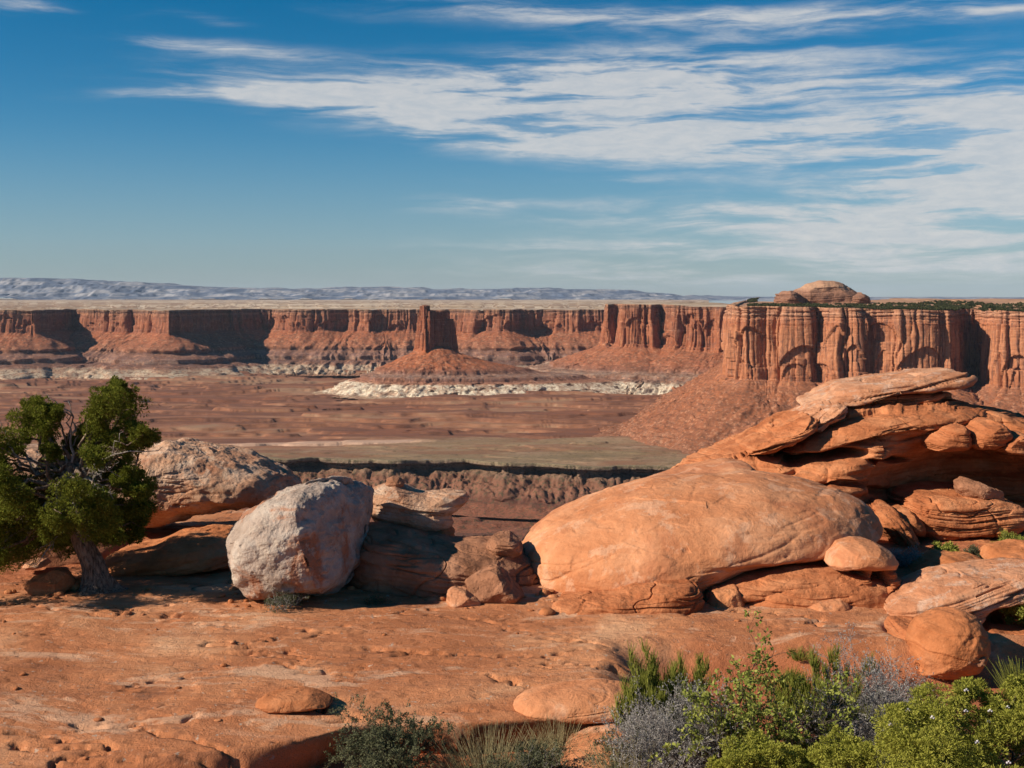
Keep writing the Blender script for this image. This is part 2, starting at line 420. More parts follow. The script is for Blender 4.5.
def ribbon(pts, step, rows, seed, wob=(60, 25), finscale=(90, 34, 12), finamp=(22, 11, 4.5), talus_amp=1.0, closed=False, zref=None, gul=20):
    """pts: (x, y, zrim) contour; rows: list of dict(off, z, sig, kind, n) - z may be ('rim', dz)"""
    C, s = resample(pts, step)
    ds = s[1] - s[0]
    C = gsmooth(C, 14 / ds if not closed else 6 / ds, closed)
    C[:, 0] += wob[0] * .35 * fbm(s / 170, 0, seed * 1.1, 4, seed)
    C[:, 1] += wob[0] * fbm(s / 210, 3.3, seed * 1.7, 4, seed + 5)
    ks = []
    for a, bb in zip(rows[:-1], rows[1:]):
        for q in range(bb['n']):
            f = q / bb['n']
            ks.append((a, bb, f))
    ks.append((rows[-1], rows[-1], 0.0))
    if not closed: C[:, 2] += 2.2 * fbm(s / 260, 1, 1, 3, seed + 91) + 1.6 * np.clip(5 * noise3(s / 90, 2, 1, seed + 92), -1, .6)
    V = []
    cache = {}
    for a, bb, f in ks:
        off = a['off'] + (bb['off'] - a['off']) * f
        sig = a['sig'] + (bb['sig'] - a['sig']) * f
        za = C[:, 2] + a['z'][1] if isinstance(a['z'], tuple) else np.full(len(C), float(a['z']))
        zb = C[:, 2] + bb['z'][1] if isinstance(bb['z'], tuple) else np.full(len(C), float(bb['z']))
        z = za + (zb - za) * f
        B = gsmooth(C[:, :2], max(sig, 10) / ds, closed)
        T = np.gradient(B, axis=0); T /= np.linalg.norm(T, axis=1, keepdims=True) + 1e-9
        T = gsmooth(T, max(sig * .6, 8) / ds, closed); T /= np.linalg.norm(T, axis=1, keepdims=True) + 1e-9
        N = np.stack([T[:, 1], -T[:, 0]], 1)
        fin = a['fin'] + (bb['fin'] - a['fin']) * f
        tal = a['tal'] + (bb['tal'] - a['tal']) * f
        o = np.full(len(C), off)
        if fin > 0:
            zz = z
            d1, c1, f1 = steps(s, zz * .012, finscale[0], seed + 11, 1.0, .5, .06)
            d2, c2, f2 = steps(s, zz * .02, finscale[1], seed + 12, 1.0, .6, .08)
            d3, c3, f3 = steps(s, zz * .03, finscale[2], seed + 13, 1.0, .5, .12)
            rel = (C[:, 2] - z) / max(1.0, (C[:, 2].mean() - rows[-1]['zc'] if 'zc' in rows[-1] else 150))
            br = (rel < .15 + .8 * rnd1(c2, seed + 21)).astype(float)
            d2 = d2 - .55 * br * (rnd1(c2, seed + 22) > .4)
            for (ca, fa, sda, dep_) in ((c1, f1, 71, .42), (c2, f2, 72, .5)):
                hh_ = .15 + .6 * rnd1(ca, seed + sda); arch = (rel > hh_ + (2 * fa - 1) ** 2 * .30) & (rel < .97) & (rnd1(ca, seed + sda + 3) > .45)
                if sda == 71: d1 = d1 - dep_ * arch
                else: d2 = d2 - dep_ * arch
            jn = noise3(s / 130, z / 9.0, 5.5, seed + 81); o = o - fin * 1.2 * np.exp(-(jn / .05) ** 2) * (noise3(s / 60, z / 30, 1, seed + 82) > 0)
            br3 = (rel < .1 + .9 * rnd1(c3, seed + 23)).astype(float)
            d3 = d3 - .8 * br3 * (rnd1(c3, seed + 24) > .5)
            o = o + fin * (finamp[0] * (d1 - .5) + finamp[1] * (d2 - .5) + finamp[2] * (d3 - .5))
            o = o + fin * 1.5 * fbm(s / 15, z / 18, 9.1, 4, seed + 31)
            # thin ledges near the rim
            led = np.exp(-((C[:, 2] - z) / 26.0) ** 2)
            o = o + fin * led * 3.6 * np.sign(noise3(s / 60, z / 4.2, 2.2, seed + 41)) * np.minimum(1, 4 * np.abs(noise3(s / 60, z / 4.2, 2.2, seed + 41)))
        if tal > 0:
            gl = ridged(s / 70, off / 300, 1.5, 4, seed + 51)
            o = o + tal * gul * (gl - .7) * talus_amp * min(1, off / 120)
            if tal >= 1.85 and gul >= 12: o = o + 15 * (tal - 1.0) * (ridged(s / 34, off / 500, 7.5, 3, seed + 52) - .5)
            z = z + tal * 5.5 * talus_amp * fbm(s / 26, off / 30, 3.3, 5, seed + 61, .62)
            if gul == 17: z = z + tal * 4.5 * np.maximum(0, noise3(s / 11, off / 11, 7.7, seed + 63) - .12) * 4 * (.4 + fbm(s / 90, off / 90, 1, 2, seed + 64))
        X = B + N * o[:, None]
        V.append(np.c_[X, z])
    V = np.array(V)
    return V, C, s, grid_faces(V.shape[0], V.shape[1], closed)
def row(off, z, n=1, sig=10, fin=0.0, tal=0.0, **k):
    return dict(off=off, z=z, n=n, sig=sig, fin=fin, tal=tal, **k)
def to_xy(l, z=None):
    return [((px - 512) / F * Y, Y, zz) for (px, Y, zz) in l]

# ---- far canyon wall with the tableland behind it
zf = -62.0
far_pts = to_xy([(px, Y, zf) for px, Y in [(-180, 5600), (-60, 5450), (-10, 5330), (33, 5300), (52, 5600), (76, 5850), (84, 5650), (100, 5580), (135, 5500), (168, 5220),
    (190, 5430), (225, 5720), (272, 5880), (283, 5760), (305, 5700), (350, 5690), (371, 5640), (380, 5720), (400, 5690), (450, 5670), (490, 5610), (512, 5590), (522, 5700), (545, 5720),
    (575, 5660), (600, 5650), (640, 5800), (700, 5900)]])
rows_far = [row(0, ('rim', 3), 1, 10, .35), row(2, ('rim', 0), 2, 10, .5), row(6, ('rim', -18), 8, 10, .8), row(12, ('rim', -60), 14, 12, 1.0), row(18, ('rim', -100), 12, 16, 1.0, 0.1), row(28, ('rim', -108), 3, 24, .4, .4),
            row(150, -228, 16, 60, .05, 1.1), row(156, -243, 4, 80, 0, 1.0), row(225, -268, 7, 80, 0, 1.1), row(230, -285, 4, 80, 0, .8), row(285, -297, 5, 90, 0, 1.2), row(300, -304, 3, 100, 0, 1.9), row(400, -338, 12, 110, 0, 2.2), row(460, -343, 3, 120, 0, .4, zc=-165)]
beds_far = [(-345, (.24, .12, .075)), (-337, (.32, .22, .15)), (-334, (.46, .38, .28)), (-308, (.42, .34, .25)), (-300, (.21, .12, .09)), (-286, (.10, .055, .05)), (-279, (.26, .17, .13)), (-262, (.18, .10, .085)), (-250, (.24, .13, .095)),
            (-240, (.10, .05, .042)), (-230, (.28, .115, .065)), (-195, (.31, .105, .050)), (-168, (.29, .095, .045)), (-155, (.21, .072, .040)), (-120, (.28, .100, .052)), (-90, (.21, .080, .048)), (-80, (.31, .14, .08)), (-70, (.10, .05, .04)), (-58, (.26, .15, .09))]
M['farwall'] = mat_strata('far canyon wall beds', -345, -50, beds_far, 4, .012, .55, (-168, -60), rubz=-168)
Vf, Cf, sf, Ff = ribbon(far_pts, 4.5, rows_far, 3, finscale=(120, 46, 17), finamp=(26, 13, 6), talus_amp=1.3)
tag(mesh_np('canyon_wall', Vf.reshape(-1, 3), Ff, M['farwall']), kind='structure')

def mat_plateau():
    m, t, b, co = newmat('tableland soil and slickrock')
    n = t.noise(t.mapping(co, scale=(.00022, .00022, .001)), 1.0, 9, .70, .8)
    c = t.ramp(n, [(.34, (.20, .13, .085)), (.43, (.38, .25, .16)), (.48, (.26, .17, .11)), (.53, (.46, .33, .21)), (.60, (.58, .48, .37)), (.68, (.30, .20, .14))])
    c = t.mix(t.smooth(t.noise(t.mapping(co, scale=(.0014, .0005, 1)), 1.0, 7, .62, .5), .47, .56, 0, .8), c, (.60, .50, .38))
    c = t.mix(t.smooth(t.noise(t.mapping(co, loc=(5, 2, 0), scale=(.0020, .0008, 1)), 1.0, 7, .62, .5), .49, .56, 0, .85), c, (.22, .135, .09))
    n2 = t.noise(t.mapping(co, scale=(.004, .006, .004)), 1.0, 6, .7)
    c = t.mix(t.smooth(n2, .5, .68, 0, .4), c, (.16, .11, .07))
    t.l.new(c, b.inputs['Base Color'])
    return m
M['plateau'] = mat_plateau()
# tableland: from the rim back to the horizon
yb = np.r_[0, 15, 60, np.geomspace(140, 40000, 110)]
rim = Vf[1, ::3]
PL = np.zeros((len(yb), len(rim), 3))
for k, d in enumerate(yb):
    f = min(1, d / 3000)
    PL[k, :, 0] = (rim[:, 0] * (1 - min(1, d / 500)) + np.linspace(rim[0, 0], rim[-1, 0], len(rim)) * min(1, d / 500)) * (1 + d / 5600.0)
    PL[k, :, 1] = rim[:, 1] + (d if d < 1 else d) + (5600 - rim[:, 1]) * f
    PL[k, :, 2] = rim[:, 2] + 2.0
hx, hy = PL[..., 0], PL[..., 1]
PL[..., 2] += np.clip((yb[:, None] - 60) / 400, 0, 1) * ((3.0 + 9 * sstep(9000, 20000, hy)) * fbm(hx / 3600, hy / 2500, 0.2, 3, 91))
PL[0, :, 2] -= 4
tag(mesh_np('plateau', PL.reshape(-1, 3), grid_faces(*PL.shape[:2]), M['plateau']), kind='structure')

# ---- distant pale mountains
def mat_mount():
    m, t, b, co = newmat('barren mountain slopes with painted haze')
    n = t.noise(t.mapping(co, scale=(.0016, .0016, .006)), 1.0, 7, .7, .6)
    c = t.ramp(n, [(.40, (.06, .085, .14)), (.5, (.12, .14, .19)), (.58, (.27, .27, .29)), (.75, (.38, .37, .37))])  # blue of the distant haze painted into the darker slope colours
    t.l.new(c, b.inputs['Base Color'])
    return m
M['mount'] = mat_mount()
mx = np.linspace(-15000, 16000, 1300); my = np.linspace(0, 5200, 70)
prof = np.interp((mx / 27500 * F + 512), [-150, 0, 60, 130, 200, 300, 380, 430, 560, 640, 690, 760, 1100], [277, 278, 279, 283, 287.5, 288, 286.5, 288.5, 288, 290.5, 295.5, 297, 298])
top = (HY - prof) / F * 27500
MX, MY = np.meshgrid(mx, my)
rid = ridged(MX / 1500, MY / 2600, 0.3, 5, 200, .55)
hh = -70 + (top[None, :] + 75 + 26 * fbm(MX / 900, MY / 900, .1, 4, 209)) * sstep(0, 3600, MY + 600 * rid - 300) * (0.9 + .07 * rid)
bench = np.floor(hh / 90) * 90
hh = hh * .55 + .45 * (bench + 90 * sstep(.25, .75, (hh - bench) / 90))
tag(mesh_np('mountains', np.stack([MX, 25600 + MY, hh], -1).reshape(-1, 3), grid_faces(len(my), len(mx)), M['mount']), kind='structure')

# ---- headland mesa in the middle distance
hd_pts = to_xy([(660, 5700, -34), (628, 5350, -34), (612, 4980, -33), (604, 4760, -31), (606, 4660, -30), (616, 4740, -30), (622, 4600, -30), (640, 4560, -30), (655, 4560, -31), (661, 4650, -31), (668, 4560, -32), (690, 4520, -36), (715, 4500, -40), (740, 4420, -42), (800, 4300, -44), (900, 4250, -44)])
rows_hd = [row(0, ('rim', 2), 1, 8, .4), row(2, ('rim', 0), 2, 8, .5), row(5, ('rim', -25), 10, 8, .8), row(13, ('rim', -100), 24, 10, 1), row(24, ('rim', -158), 18, 14, 1, .1), row(36, ('rim', -166), 3, 20, .4, .4),
           row(130, -234, 14, 50, .05, 1), row(215, -262, 12, 80, 0, 1), row(220, -274, 4, 80, 0, .8), row(295, -282, 6, 90, 0, 1), row(300, -295, 3, 90, 0, .8), row(335, -298, 4, 100, 0, 1.2), row(346, -303, 3, 100, 0, 1.9), row(440, -337, 14, 110, 0, 2.2), row(520, -341, 3, 110, 0, .4, zc=-190)]
beds_hd = [(-345, (.24, .12, .075)), (-337, (.42, .32, .22)), (-334, (.64, .56, .43)), (-306, (.62, .54, .42)), (-300, (.24, .16, .12)), (-291, (.20, .12, .095)), (-281, (.30, .21, .16)), (-268, (.18, .085, .062)),
           (-250, (.31, .11, .056)), (-200, (.33, .11, .050)), (-180, (.27, .088, .042)), (-120, (.30, .105, .052)), (-70, (.23, .080, .042)), (-50, (.31, .125, .07)), (-40, (.14, .065, .045)), (-28, (.30, .15, .09))]
M['headland'] = mat_strata('headland beds', -345, -25, beds_hd, 6, .013, .6, (-205, -60), rubz=-200)
hr = empty('mesa', (P(680, 300, 4700)[0], 4700, -338))
tag(hr, 'dark red flat-topped mesa behind and left of the big orange cliff', 'mesa')
Vh, Ch, sh, Fh = ribbon(hd_pts, 3.0, rows_hd, 17, gul=14, wob=(30, 10), finscale=(85, 34, 13), finamp=(24, 13, 6), talus_amp=1.2)
mesh_np('cliff_and_talus', Vh.reshape(-1, 3), Fh, M['headland'], hr, hr.location)
rim = Vh[1, ::3]
yb2 = np.r_[0, 12, 60, 200, 500, 900]
PT = np.array([np.c_[rim[:, 0] + d * .35, rim[:, 1] + d, rim[:, 2] + (1.5 if d else -2) + .004 * d] for d in yb2])
mesh_np('flat_top', PT.reshape(-1, 3), grid_faces(*PT.shape[:2]), M['plateau'], hr, hr.location)

# ---- the lone butte
M['butte'] = mat_strata('lone butte beds', -345, -25, [(-345, (.26, .13, .08)), (-339, (.42, .32, .22)), (-335, (.66, .58, .45)), (-303, (.64, .56, .43)), (-298, (.34, .16, .10)), (-288, (.17, .085, .07)), (-276, (.25, .165, .13)), (-262, (.17, .075, .055)),
    (-245, (.33, .105, .045)), (-200, (.36, .115, .048)), (-180, (.28, .090, .042)), (-100, (.25, .080, .040)), (-25, (.17, .060, .036))], 4, .014, .5, (-195, -60), 5, rubz=-195)
bc = P(436, 300, 4330)
br = empty('sandstone_butte', (bc[0], bc[1], -338))
tag(br, 'lone butte with jagged red tower on a rubble cone ringed by white slopes', 'butte')
th = np.linspace(0, 2 * np.pi, 720, endpoint=False)
rr = [(18, -176, 0), (55, -184, 0), (85, -204, .1), (150, -236, .35), (205, -258, .6), (209, -271, .8), (255, -281, 1.05), (259, -294, 1.15), (285, -298, 1.3), (375, -337, 1.35), (430, -343, 1.35)]
nn = [1, 4, 8, 14, 10, 4, 8, 5, 4, 16, 3]
VV = []
cx = np.cos(th); cyy = np.sin(th)
for k in range(len(rr)):
    n = nn[k] if k else 1
    a = rr[k - 1] if k else rr[0]; b_ = rr[k]
    for q in range(n):
        f = (q + 1) / n
        r_ = a[0] + (b_[0] - a[0]) * f; z_ = a[1] + (b_[1] - a[1]) * f; e_ = a[2] + (b_[2] - a[2]) * f
        rx = r_ * (1 + e_ * np.clip(cx, 0, 1) ** 2) 
        g = ridged(cx * rx / 55, cyy * rx / 55, .5, 4, 71)
        rx = rx + (g - .7) * 13 * min(1, r_ / 150) * (2.0 if k >= 8 else 1)
        ry = rx * np.where(cyy < 0, .80, .8) / (1 + .55 * e_ * np.clip(cx, 0, 1) ** 2)
        zz = z_ + 3.5 * fbm(rx * cx / 22, rx * cyy / 22, 0.7, 4, 73) * min(1, r_ / 80)
        VV.append(np.c_[bc[0] - 6 + rx * cx, bc[1] + ry * cyy, zz])
VV = np.array(VV)
mesh_np('rubble_cone', VV.reshape(-1, 3), grid_faces(VV.shape[0], VV.shape[1], True), M['butte'], br, br.location)
def prism(name, plan, ztop, zbot, mat, parent, seed, taper=.16, step=1.4, amp=(7, 4, 2), rows=70, tilt=(0, 0), scale=(30, 12, 5)):
    pl = np.array(plan + [plan[0]], float)
    C, s = resample(np.c_[pl, np.zeros(len(pl))], step); C = C[:-1, :2]; s = s[:-1]
    C = gsmooth(C, 3.5 / step, True)
    c0 = C.mean(0); V = []
    L = s[-1] + step
    T = np.roll(C, -1, 0) - np.roll(C, 1, 0); T /= np.linalg.norm(T, axis=1, keepdims=True) + 1e-9
    T = gsmooth(T, 4 / step, True); T /= np.linalg.norm(T, axis=1, keepdims=True) + 1e-9
    N = np.stack([T[:, 1], -T[:, 0]], 1)
    if np.mean(np.sum(N * (C - c0), 1)) < 0: N = -N
    for k in range(rows + 1):
        f = k / rows; z = ztop + (zbot - ztop) * f
        d = 0
        for w_, a_, sd in zip(scale, amp, (1, 2, 3)):
            dd, ci, ff = steps(s, z * .02, w_, seed + sd, .9, .6, .1)
            dd = dd - .6 * (f < rnd1(ci, seed + 9 + sd)) * (rnd1(ci, seed + 14 + sd) > .5)
            d = d + a_ * (dd - .5)
        d = d + 1.2 * fbm(s / 7, z / 9, 1.1, 3, seed + 30) * amp[0] / 7 + amp[0] * .28 * noise3(s / 40, z / 5.0, 3, seed + 31)
        sc = 1 - taper * (1 - f)
        X = c0 + (C - c0) * sc + N * d[:, None]
        zr = z + (tilt[0] * (X[:, 0] - c0[0]) + tilt[1] * (X[:, 1] - c0[1])) * (1 - f) + (amp[0] * .9 * (rnd1(np.floor(s / scale[1]).astype(int), seed + 50) - .5)) * (1 - f) ** 2
        V.append(np.c_[X, zr])
    for sc in (.75, .4, .05):
        t_ = V[0].copy(); cc = t_[:, :2].mean(0); t_[:, :2] = cc + (t_[:, :2] - cc) * sc; t_[:, 2] = t_[:, 2] * sc + t_[:, 2].mean() * (1 - sc) + (1 - sc) * amp[0] * .3
        V.insert(0, t_)
    V = np.array(V)
    return mesh_np(name, V.reshape(-1, 3), grid_faces(V.shape[0], V.shape[1], True), mat, parent, parent.location)
def pp(px, Y): return ((px - 512) / F * Y, Y)
prism('tower', [pp(413.5, 4330), pp(426, 4262), pp(430, 4300), pp(434, 4345), pp(424, 4400)], (HY - 306) / F * 4320, -196, M['butte'], br, 301, .46, amp=(7, 5, 3))
prism('tower', [pp(425, 4285), pp(429, 4275), pp(447, 4350), pp(449, 4400), pp(428, 4400)], (HY - 312) / F * 4320, -200, M['butte'], br, 321, .17, amp=(8, 6, 3))
prism('tower', [pp(434, 4310), pp(457, 4360), pp(459, 4410), pp(440, 4420)], (HY - 320) / F * 4350, -205, M['butte'], br, 341, .34, amp=(8, 6, 3))

# ---- big near mesa on the right
ms_pts = to_xy([(752, 4300, -18), (742, 3500, -18), (733, 3050, -19), (728, 2860, -20), (731, 2790, -20), (745, 2760, -21), (765, 2770, -22), (790, 2740, -23), (812, 2730, -24), (818, 2790, -24), (826, 2730, -25), (845, 2700, -26), (858, 2690, -27), (864, 2730, -27),
                (880, 2700, -28), (905, 2680, -29), (925, 2675, -30), (940, 2670, -31), (953, 2665, -31), (956, 2720, -31), (961, 2850, -31), (980, 2860, -31), (990, 2720, -31), (1000, 2650, -32), (1024, 2640, -33), (1080, 2600, -33), (1180, 2550, -33), (1350, 2480, -33)])
rows_ms = [row(0, ('rim', 1), 1, 5, .4), row(2, ('rim', -2), 3, 5, .55), row(4, ('rim', -16), 14, 5, .75), row(7, ('rim', -30), 12, 6, .8), row(12, ('rim', -100), 46, 7, 1), row(20, ('rim', -168), 40, 9, 1, .1), row(28, ('rim', -178), 6, 14, .5, .5),
           row(110, -248, 44, 40, .05, 1.3), row(200, -302, 44, 60, 0, 1.3), row(262, -332, 24, 80, 0, 1.2), row(330, -344, 8, 90, 0, .8, zc=-200)]
beds_ms = [(-345, (.21, .085, .046)), (-320, (.235, .085, .042)), (-215, (.27, .095, .044)), (-180, (.36, .135, .065)), (-120, (.40, .165, .085)), (-75, (.38, .15, .075)), (-62, (.33, .115, .055)), (-50, (.42, .18, .10)), (-44, (.22, .085, .045)), (-38, (.46, .24, .15)), (-32, (.30, .13, .075)), (-24, (.42, .22, .13)), (-18, (.30, .16, .09))]
M['mesa'] = mat_strata('near mesa beds', -345, -15, beds_ms, 4, .022, .75, (-210, -55), 3.5, rubz=-205)
mr = empty('mesa', (P(900, 300, 2900)[0], 2900, -338))
tag(mr, 'large orange mesa with fluted vertical cliff above a long rubble slope', 'mesa')
Vm, Cm, sm, Fm = ribbon(ms_pts, 1.7, rows_ms, 29, gul=17, wob=(12, 3), finscale=(110, 46, 17), finamp=(22, 13, 4), talus_amp=1.0)
mesh_np('cliff_and_talus', Vm.reshape(-1, 3), Fm, M['mesa'], mr, mr.location)
def mat_mesatop():
    m, t, b, co = newmat('mesa top soil')
    n = t.noise(co, .02, 6, .7)
    t.l.new(t.ramp(n, [(.35, (.22, .11, .06)), (.5, (.36, .20, .12)), (.7, (.48, .30, .19))]), b.inputs['Base Color'])
    return m
M['mesatop'] = mat_mesatop()
rim = Vm[1, ::3]
yb2 = np.r_[0, 6, 20, 45, 80, 130, 200, 300, 420, 560, 750, 1000, 1300, 1700]
PT = []
for d in yb2:
    z = rim[:, 2] + (0 if d else -3) + min(d, 600) * (.008 + .034 * sstep(600, 1100, rim[:, 0])) + 2.2 * fbm(rim[:, 0] / 90, (rim[:, 1] + d) / 60, 0, 4, 401) * min(1, d / 30)
    PT.append(np.c_[rim[:, 0] + d * .22, rim[:, 1] + d, z])
PT = np.array(PT)
mesh_np('flat_top', PT.reshape(-1, 3), grid_faces(*PT.shape[:2]), M['mesatop'], mr, mr.location)
PTf = PT

# ---- valley bench and inner canyon
RIMZ = -338.0
rim_px = [(-260, 455), (-60, 457), (120, 458), (270, 459), (330, 461), (400, 460.5), (470, 462), (500, 464.5), (560, 464.5), (575, 467), (640, 467), (720, 469), (820, 470), (1100, 473), (1300, 476)]
rc = [((px - 512) / F * (-RIMZ * F / (py - HY)), -RIMZ * F / (py - HY), RIMZ) for px, py in rim_px]
rows_rim = [row(-14, ('rim', 2), 1, 12, 0), row(0, ('rim', 2.5), 2, 12, .1), row(1, ('rim', -5), 4, 12, .2), row(-14, ('rim', -6), 3, 12, .6), row(-13, ('rim', -19), 10, 12, 1.0), row(-6, ('rim', -22), 3, 16, .5, 1.2),
            row(30, -382, 22, 30, 0, 2.0), row(58, -396, 14, 40, 0, 2.0), row(64, -402, 3, 40, 0, .6), row(110, -408, 6, 50, 0, .8), row(170, -414, 3, 50, 0, .2, zc=-362)]
def mat_inner():
    m, t, b, co = newmat('inner canyon rubble')
    s3 = t.add('ShaderNodeSeparateXYZ'); t.l.new(co, s3.inputs[0])
    n = t.noise(co, .03, 6, .7)
    z = t.m('ADD', s3.outputs[2], t.m('MULTIPLY', n, 8))
    c = t.ramp(t.m('DIVIDE', t.m('ADD', z, 420), 90), [(.0, (.22, .085, .05)), (.18, (.25, .095, .055)), (.25, (.13, .055, .038)), (.45, (.21, .095, .06)), (.62, (.17, .08, .05)), (.72, (.20, .12, .08)), (.90, (.20, .14, .10)), (.98, (.22, .17, .105))])
    c = t.mix(t.smooth(t.noise(co, .12, 6, .75), .50, .60, 0, .75), c, (.065, .062, .035))
    c = t.mix(t.smooth(t.noise(co, .2, 6, .75), .42, .30, 0, .7), c, (.36, .20, .13))
    t.l.new(c, b.inputs['Base Color'])
    t.l.new(t.bump(t.noise(co, .15, 6, .7), .8, 5), b.inputs['Normal'])
    return m
M['inner'] = mat_inner()
Vr, Cr, sr, Fr = ribbon(rc, 2.6, rows_rim, 53, wob=(55, 8), finscale=(90, 37, 16), finamp=(22, 12, 6), talus_amp=1.25, gul=11)
Vr[-60:, :, 2] = Vr[-60:, :, 2]
tag(mesh_np('inner_canyon_wall', Vr.reshape(-1, 3), Fr, M['inner']), kind='structure')

def mat_valley():
    m, t, b, co = newmat('valley floor soil')
    geo = t.add('ShaderNodeSeparateXYZ'); t.l.new(co, geo.inputs[0])
    n = t.noise(t.mapping(co, scale=(.0014, .0042, .02)), 1.0, 8, .68, .6)
    c = t.ramp(n, [(.30, (.11, .050, .034)), (.42, (.22, .088, .048)), (.48, (.14, .064, .042)), (.55, (.26, .115, .064)), (.64, (.29, .175, .108)), (.73, (.16, .072, .046))])
    n2 = t.noise(t.mapping(co, scale=(.010, .022, .05)), 1.0, 7, .72, .3)
    c = t.mix(t.smooth(n2, .52, .70, 0, .45), c, (.13, .07, .052))
    c = t.mix(t.smooth(n2, .44, .30, 0, .4), c, (.38, .21, .14))
    y = t.m('ADD', geo.outputs[1], t.m('MULTIPLY', t.m('SUBTRACT', t.noise(co, .002, 5, .6), .5), 900))
    green = t.smooth(y, 2950, 2520)
    gc = t.ramp(t.noise(t.mapping(co, scale=(.004, .012, .02)), 1.0, 7, .7, .4), [(.35, (.20, .155, .085)), (.5, (.27, .20, .12)), (.6, (.33, .235, .15)), (.72, (.42, .32, .22))])
    gc = t.mix(t.smooth(t.noise(co, .12, 4, .7), .52, .66, 0, .6), gc, (.09, .085, .045))
    gc = t.mix(t.smooth(t.noise(t.mapping(co, scale=(.0035, .011, .02)), 1.0, 6, .65, .6), .46, .58, 0, .75), gc, (.23, .115, .065))
    gc = t.mix(t.smooth(t.noise(co, .045, 5, .75), .54, .64, 0, .7), gc, (.075, .07, .038))
    c = t.mix(t.m('MULTIPLY', green, .75), c, gc)
    at = t.add('ShaderNodeAttribute'); at.attribute_name = 'pale'
    c = t.mix(at.outputs['Fac'], c, (.50, .33, .24))
    t.l.new(c, b.inputs['Base Color'])
    t.l.new(t.bump(n2, .8, 6), b.inputs['Normal'])
    return m
M['valley'] = mat_valley()
rimx = Cr[:, 0]; rimy = Cr[:, 1]
u = np.linspace(-.56, .62, 1500); nrv = 420
pyv = np.linspace(366, 466, nrv)[::-1]
VX = np.zeros((nrv, len(u))); VY = np.zeros_like(VX)
order = np.argsort(rimx)
for i, uu in enumerate(u):
    pass
Y0 = np.interp(u * 2450, rimx[order], rimy[order]) + 12
for k in range(nrv):
    f = k / (nrv - 1)
    inv = (1 / Y0) * (1 - f) + (1 / 6400.0) * f
    VY[k] = 1 / inv
    VX[k] = u * 2450 + (u * 6400 - u * 2450) * ((VY[k] - Y0) / (6400 - Y0))
far = sstep(0, 250, VY - Y0)
base = 6 * fbm(VX / 900, VY / 700, 0, 4, 501) * far
q = fbm(VX / 800, VY / 380, .4, 5, 503, .5) * 4.2
st = np.floor(q) + sstep(.42, .58, q - np.floor(q))
hts = base + 8.5 * st * (.28 * sstep(10, 60, VY - Y0) + .72 * sstep(120, 700, VY - Y0)) + 0.9 * fbm(VX / 60, VY / 60, .2, 4, 507, .5) * far
hts -= 9 * sstep(4300, 5000, VY)
hts += 13 * sstep(.18, .42, fbm(VX / 700, VY / 260, 5.0, 4, 541)) * sstep(3900, 4700, VY)
# shallow side canyon with a pale far wall, on the left
sx = VX / VY * F + 512
edge = 2790 + 25 * fbm(VX / 120, 0, 2, 3, 511)
wdt = 50 * sstep(430, 330, sx) + 6
ins = sstep(edge - wdt - 14, edge - wdt, VY) * (1 - sstep(edge - 3, edge + 3, VY)) * sstep(438, 415, sx)
hts -= 22 * ins
pale = .8 * sstep(edge - 26, edge - 4, VY) * (1 - sstep(edge + 40, edge + 75, VY)) * sstep(445, 400, sx) * (.55 + .45 * sstep(120, 240, sx))
Vv = np.stack([VX, VY, RIMZ + hts], -1)
tag(mesh_np('valley_floor', Vv.reshape(-1, 3), grid_faces(nrv, len(u)), M['valley'], attrs={'pale': pale}), kind='structure')
# deep floor of the inner canyon
lx = np.linspace(-1800, 1900, 700); ly = np.r_[np.linspace(60, 1500, 80), np.linspace(1515, 2480, 170)]
LX, LY = np.meshgrid(lx, ly)
q = fbm(LX / 330, LY / 160, .4, 5, 523) * 4
st = np.floor(q) + sstep(.4, .6, q - np.floor(q))
LZ = -409 + 5.5 * st + 1.5 * fbm(LX / 40, LY / 40, 0, 4, 529)
tag(mesh_np('canyon_floor', np.stack([LX, LY, LZ], -1).reshape(-1, 3), grid_faces(len(ly), len(lx)), M['inner']), kind='structure')

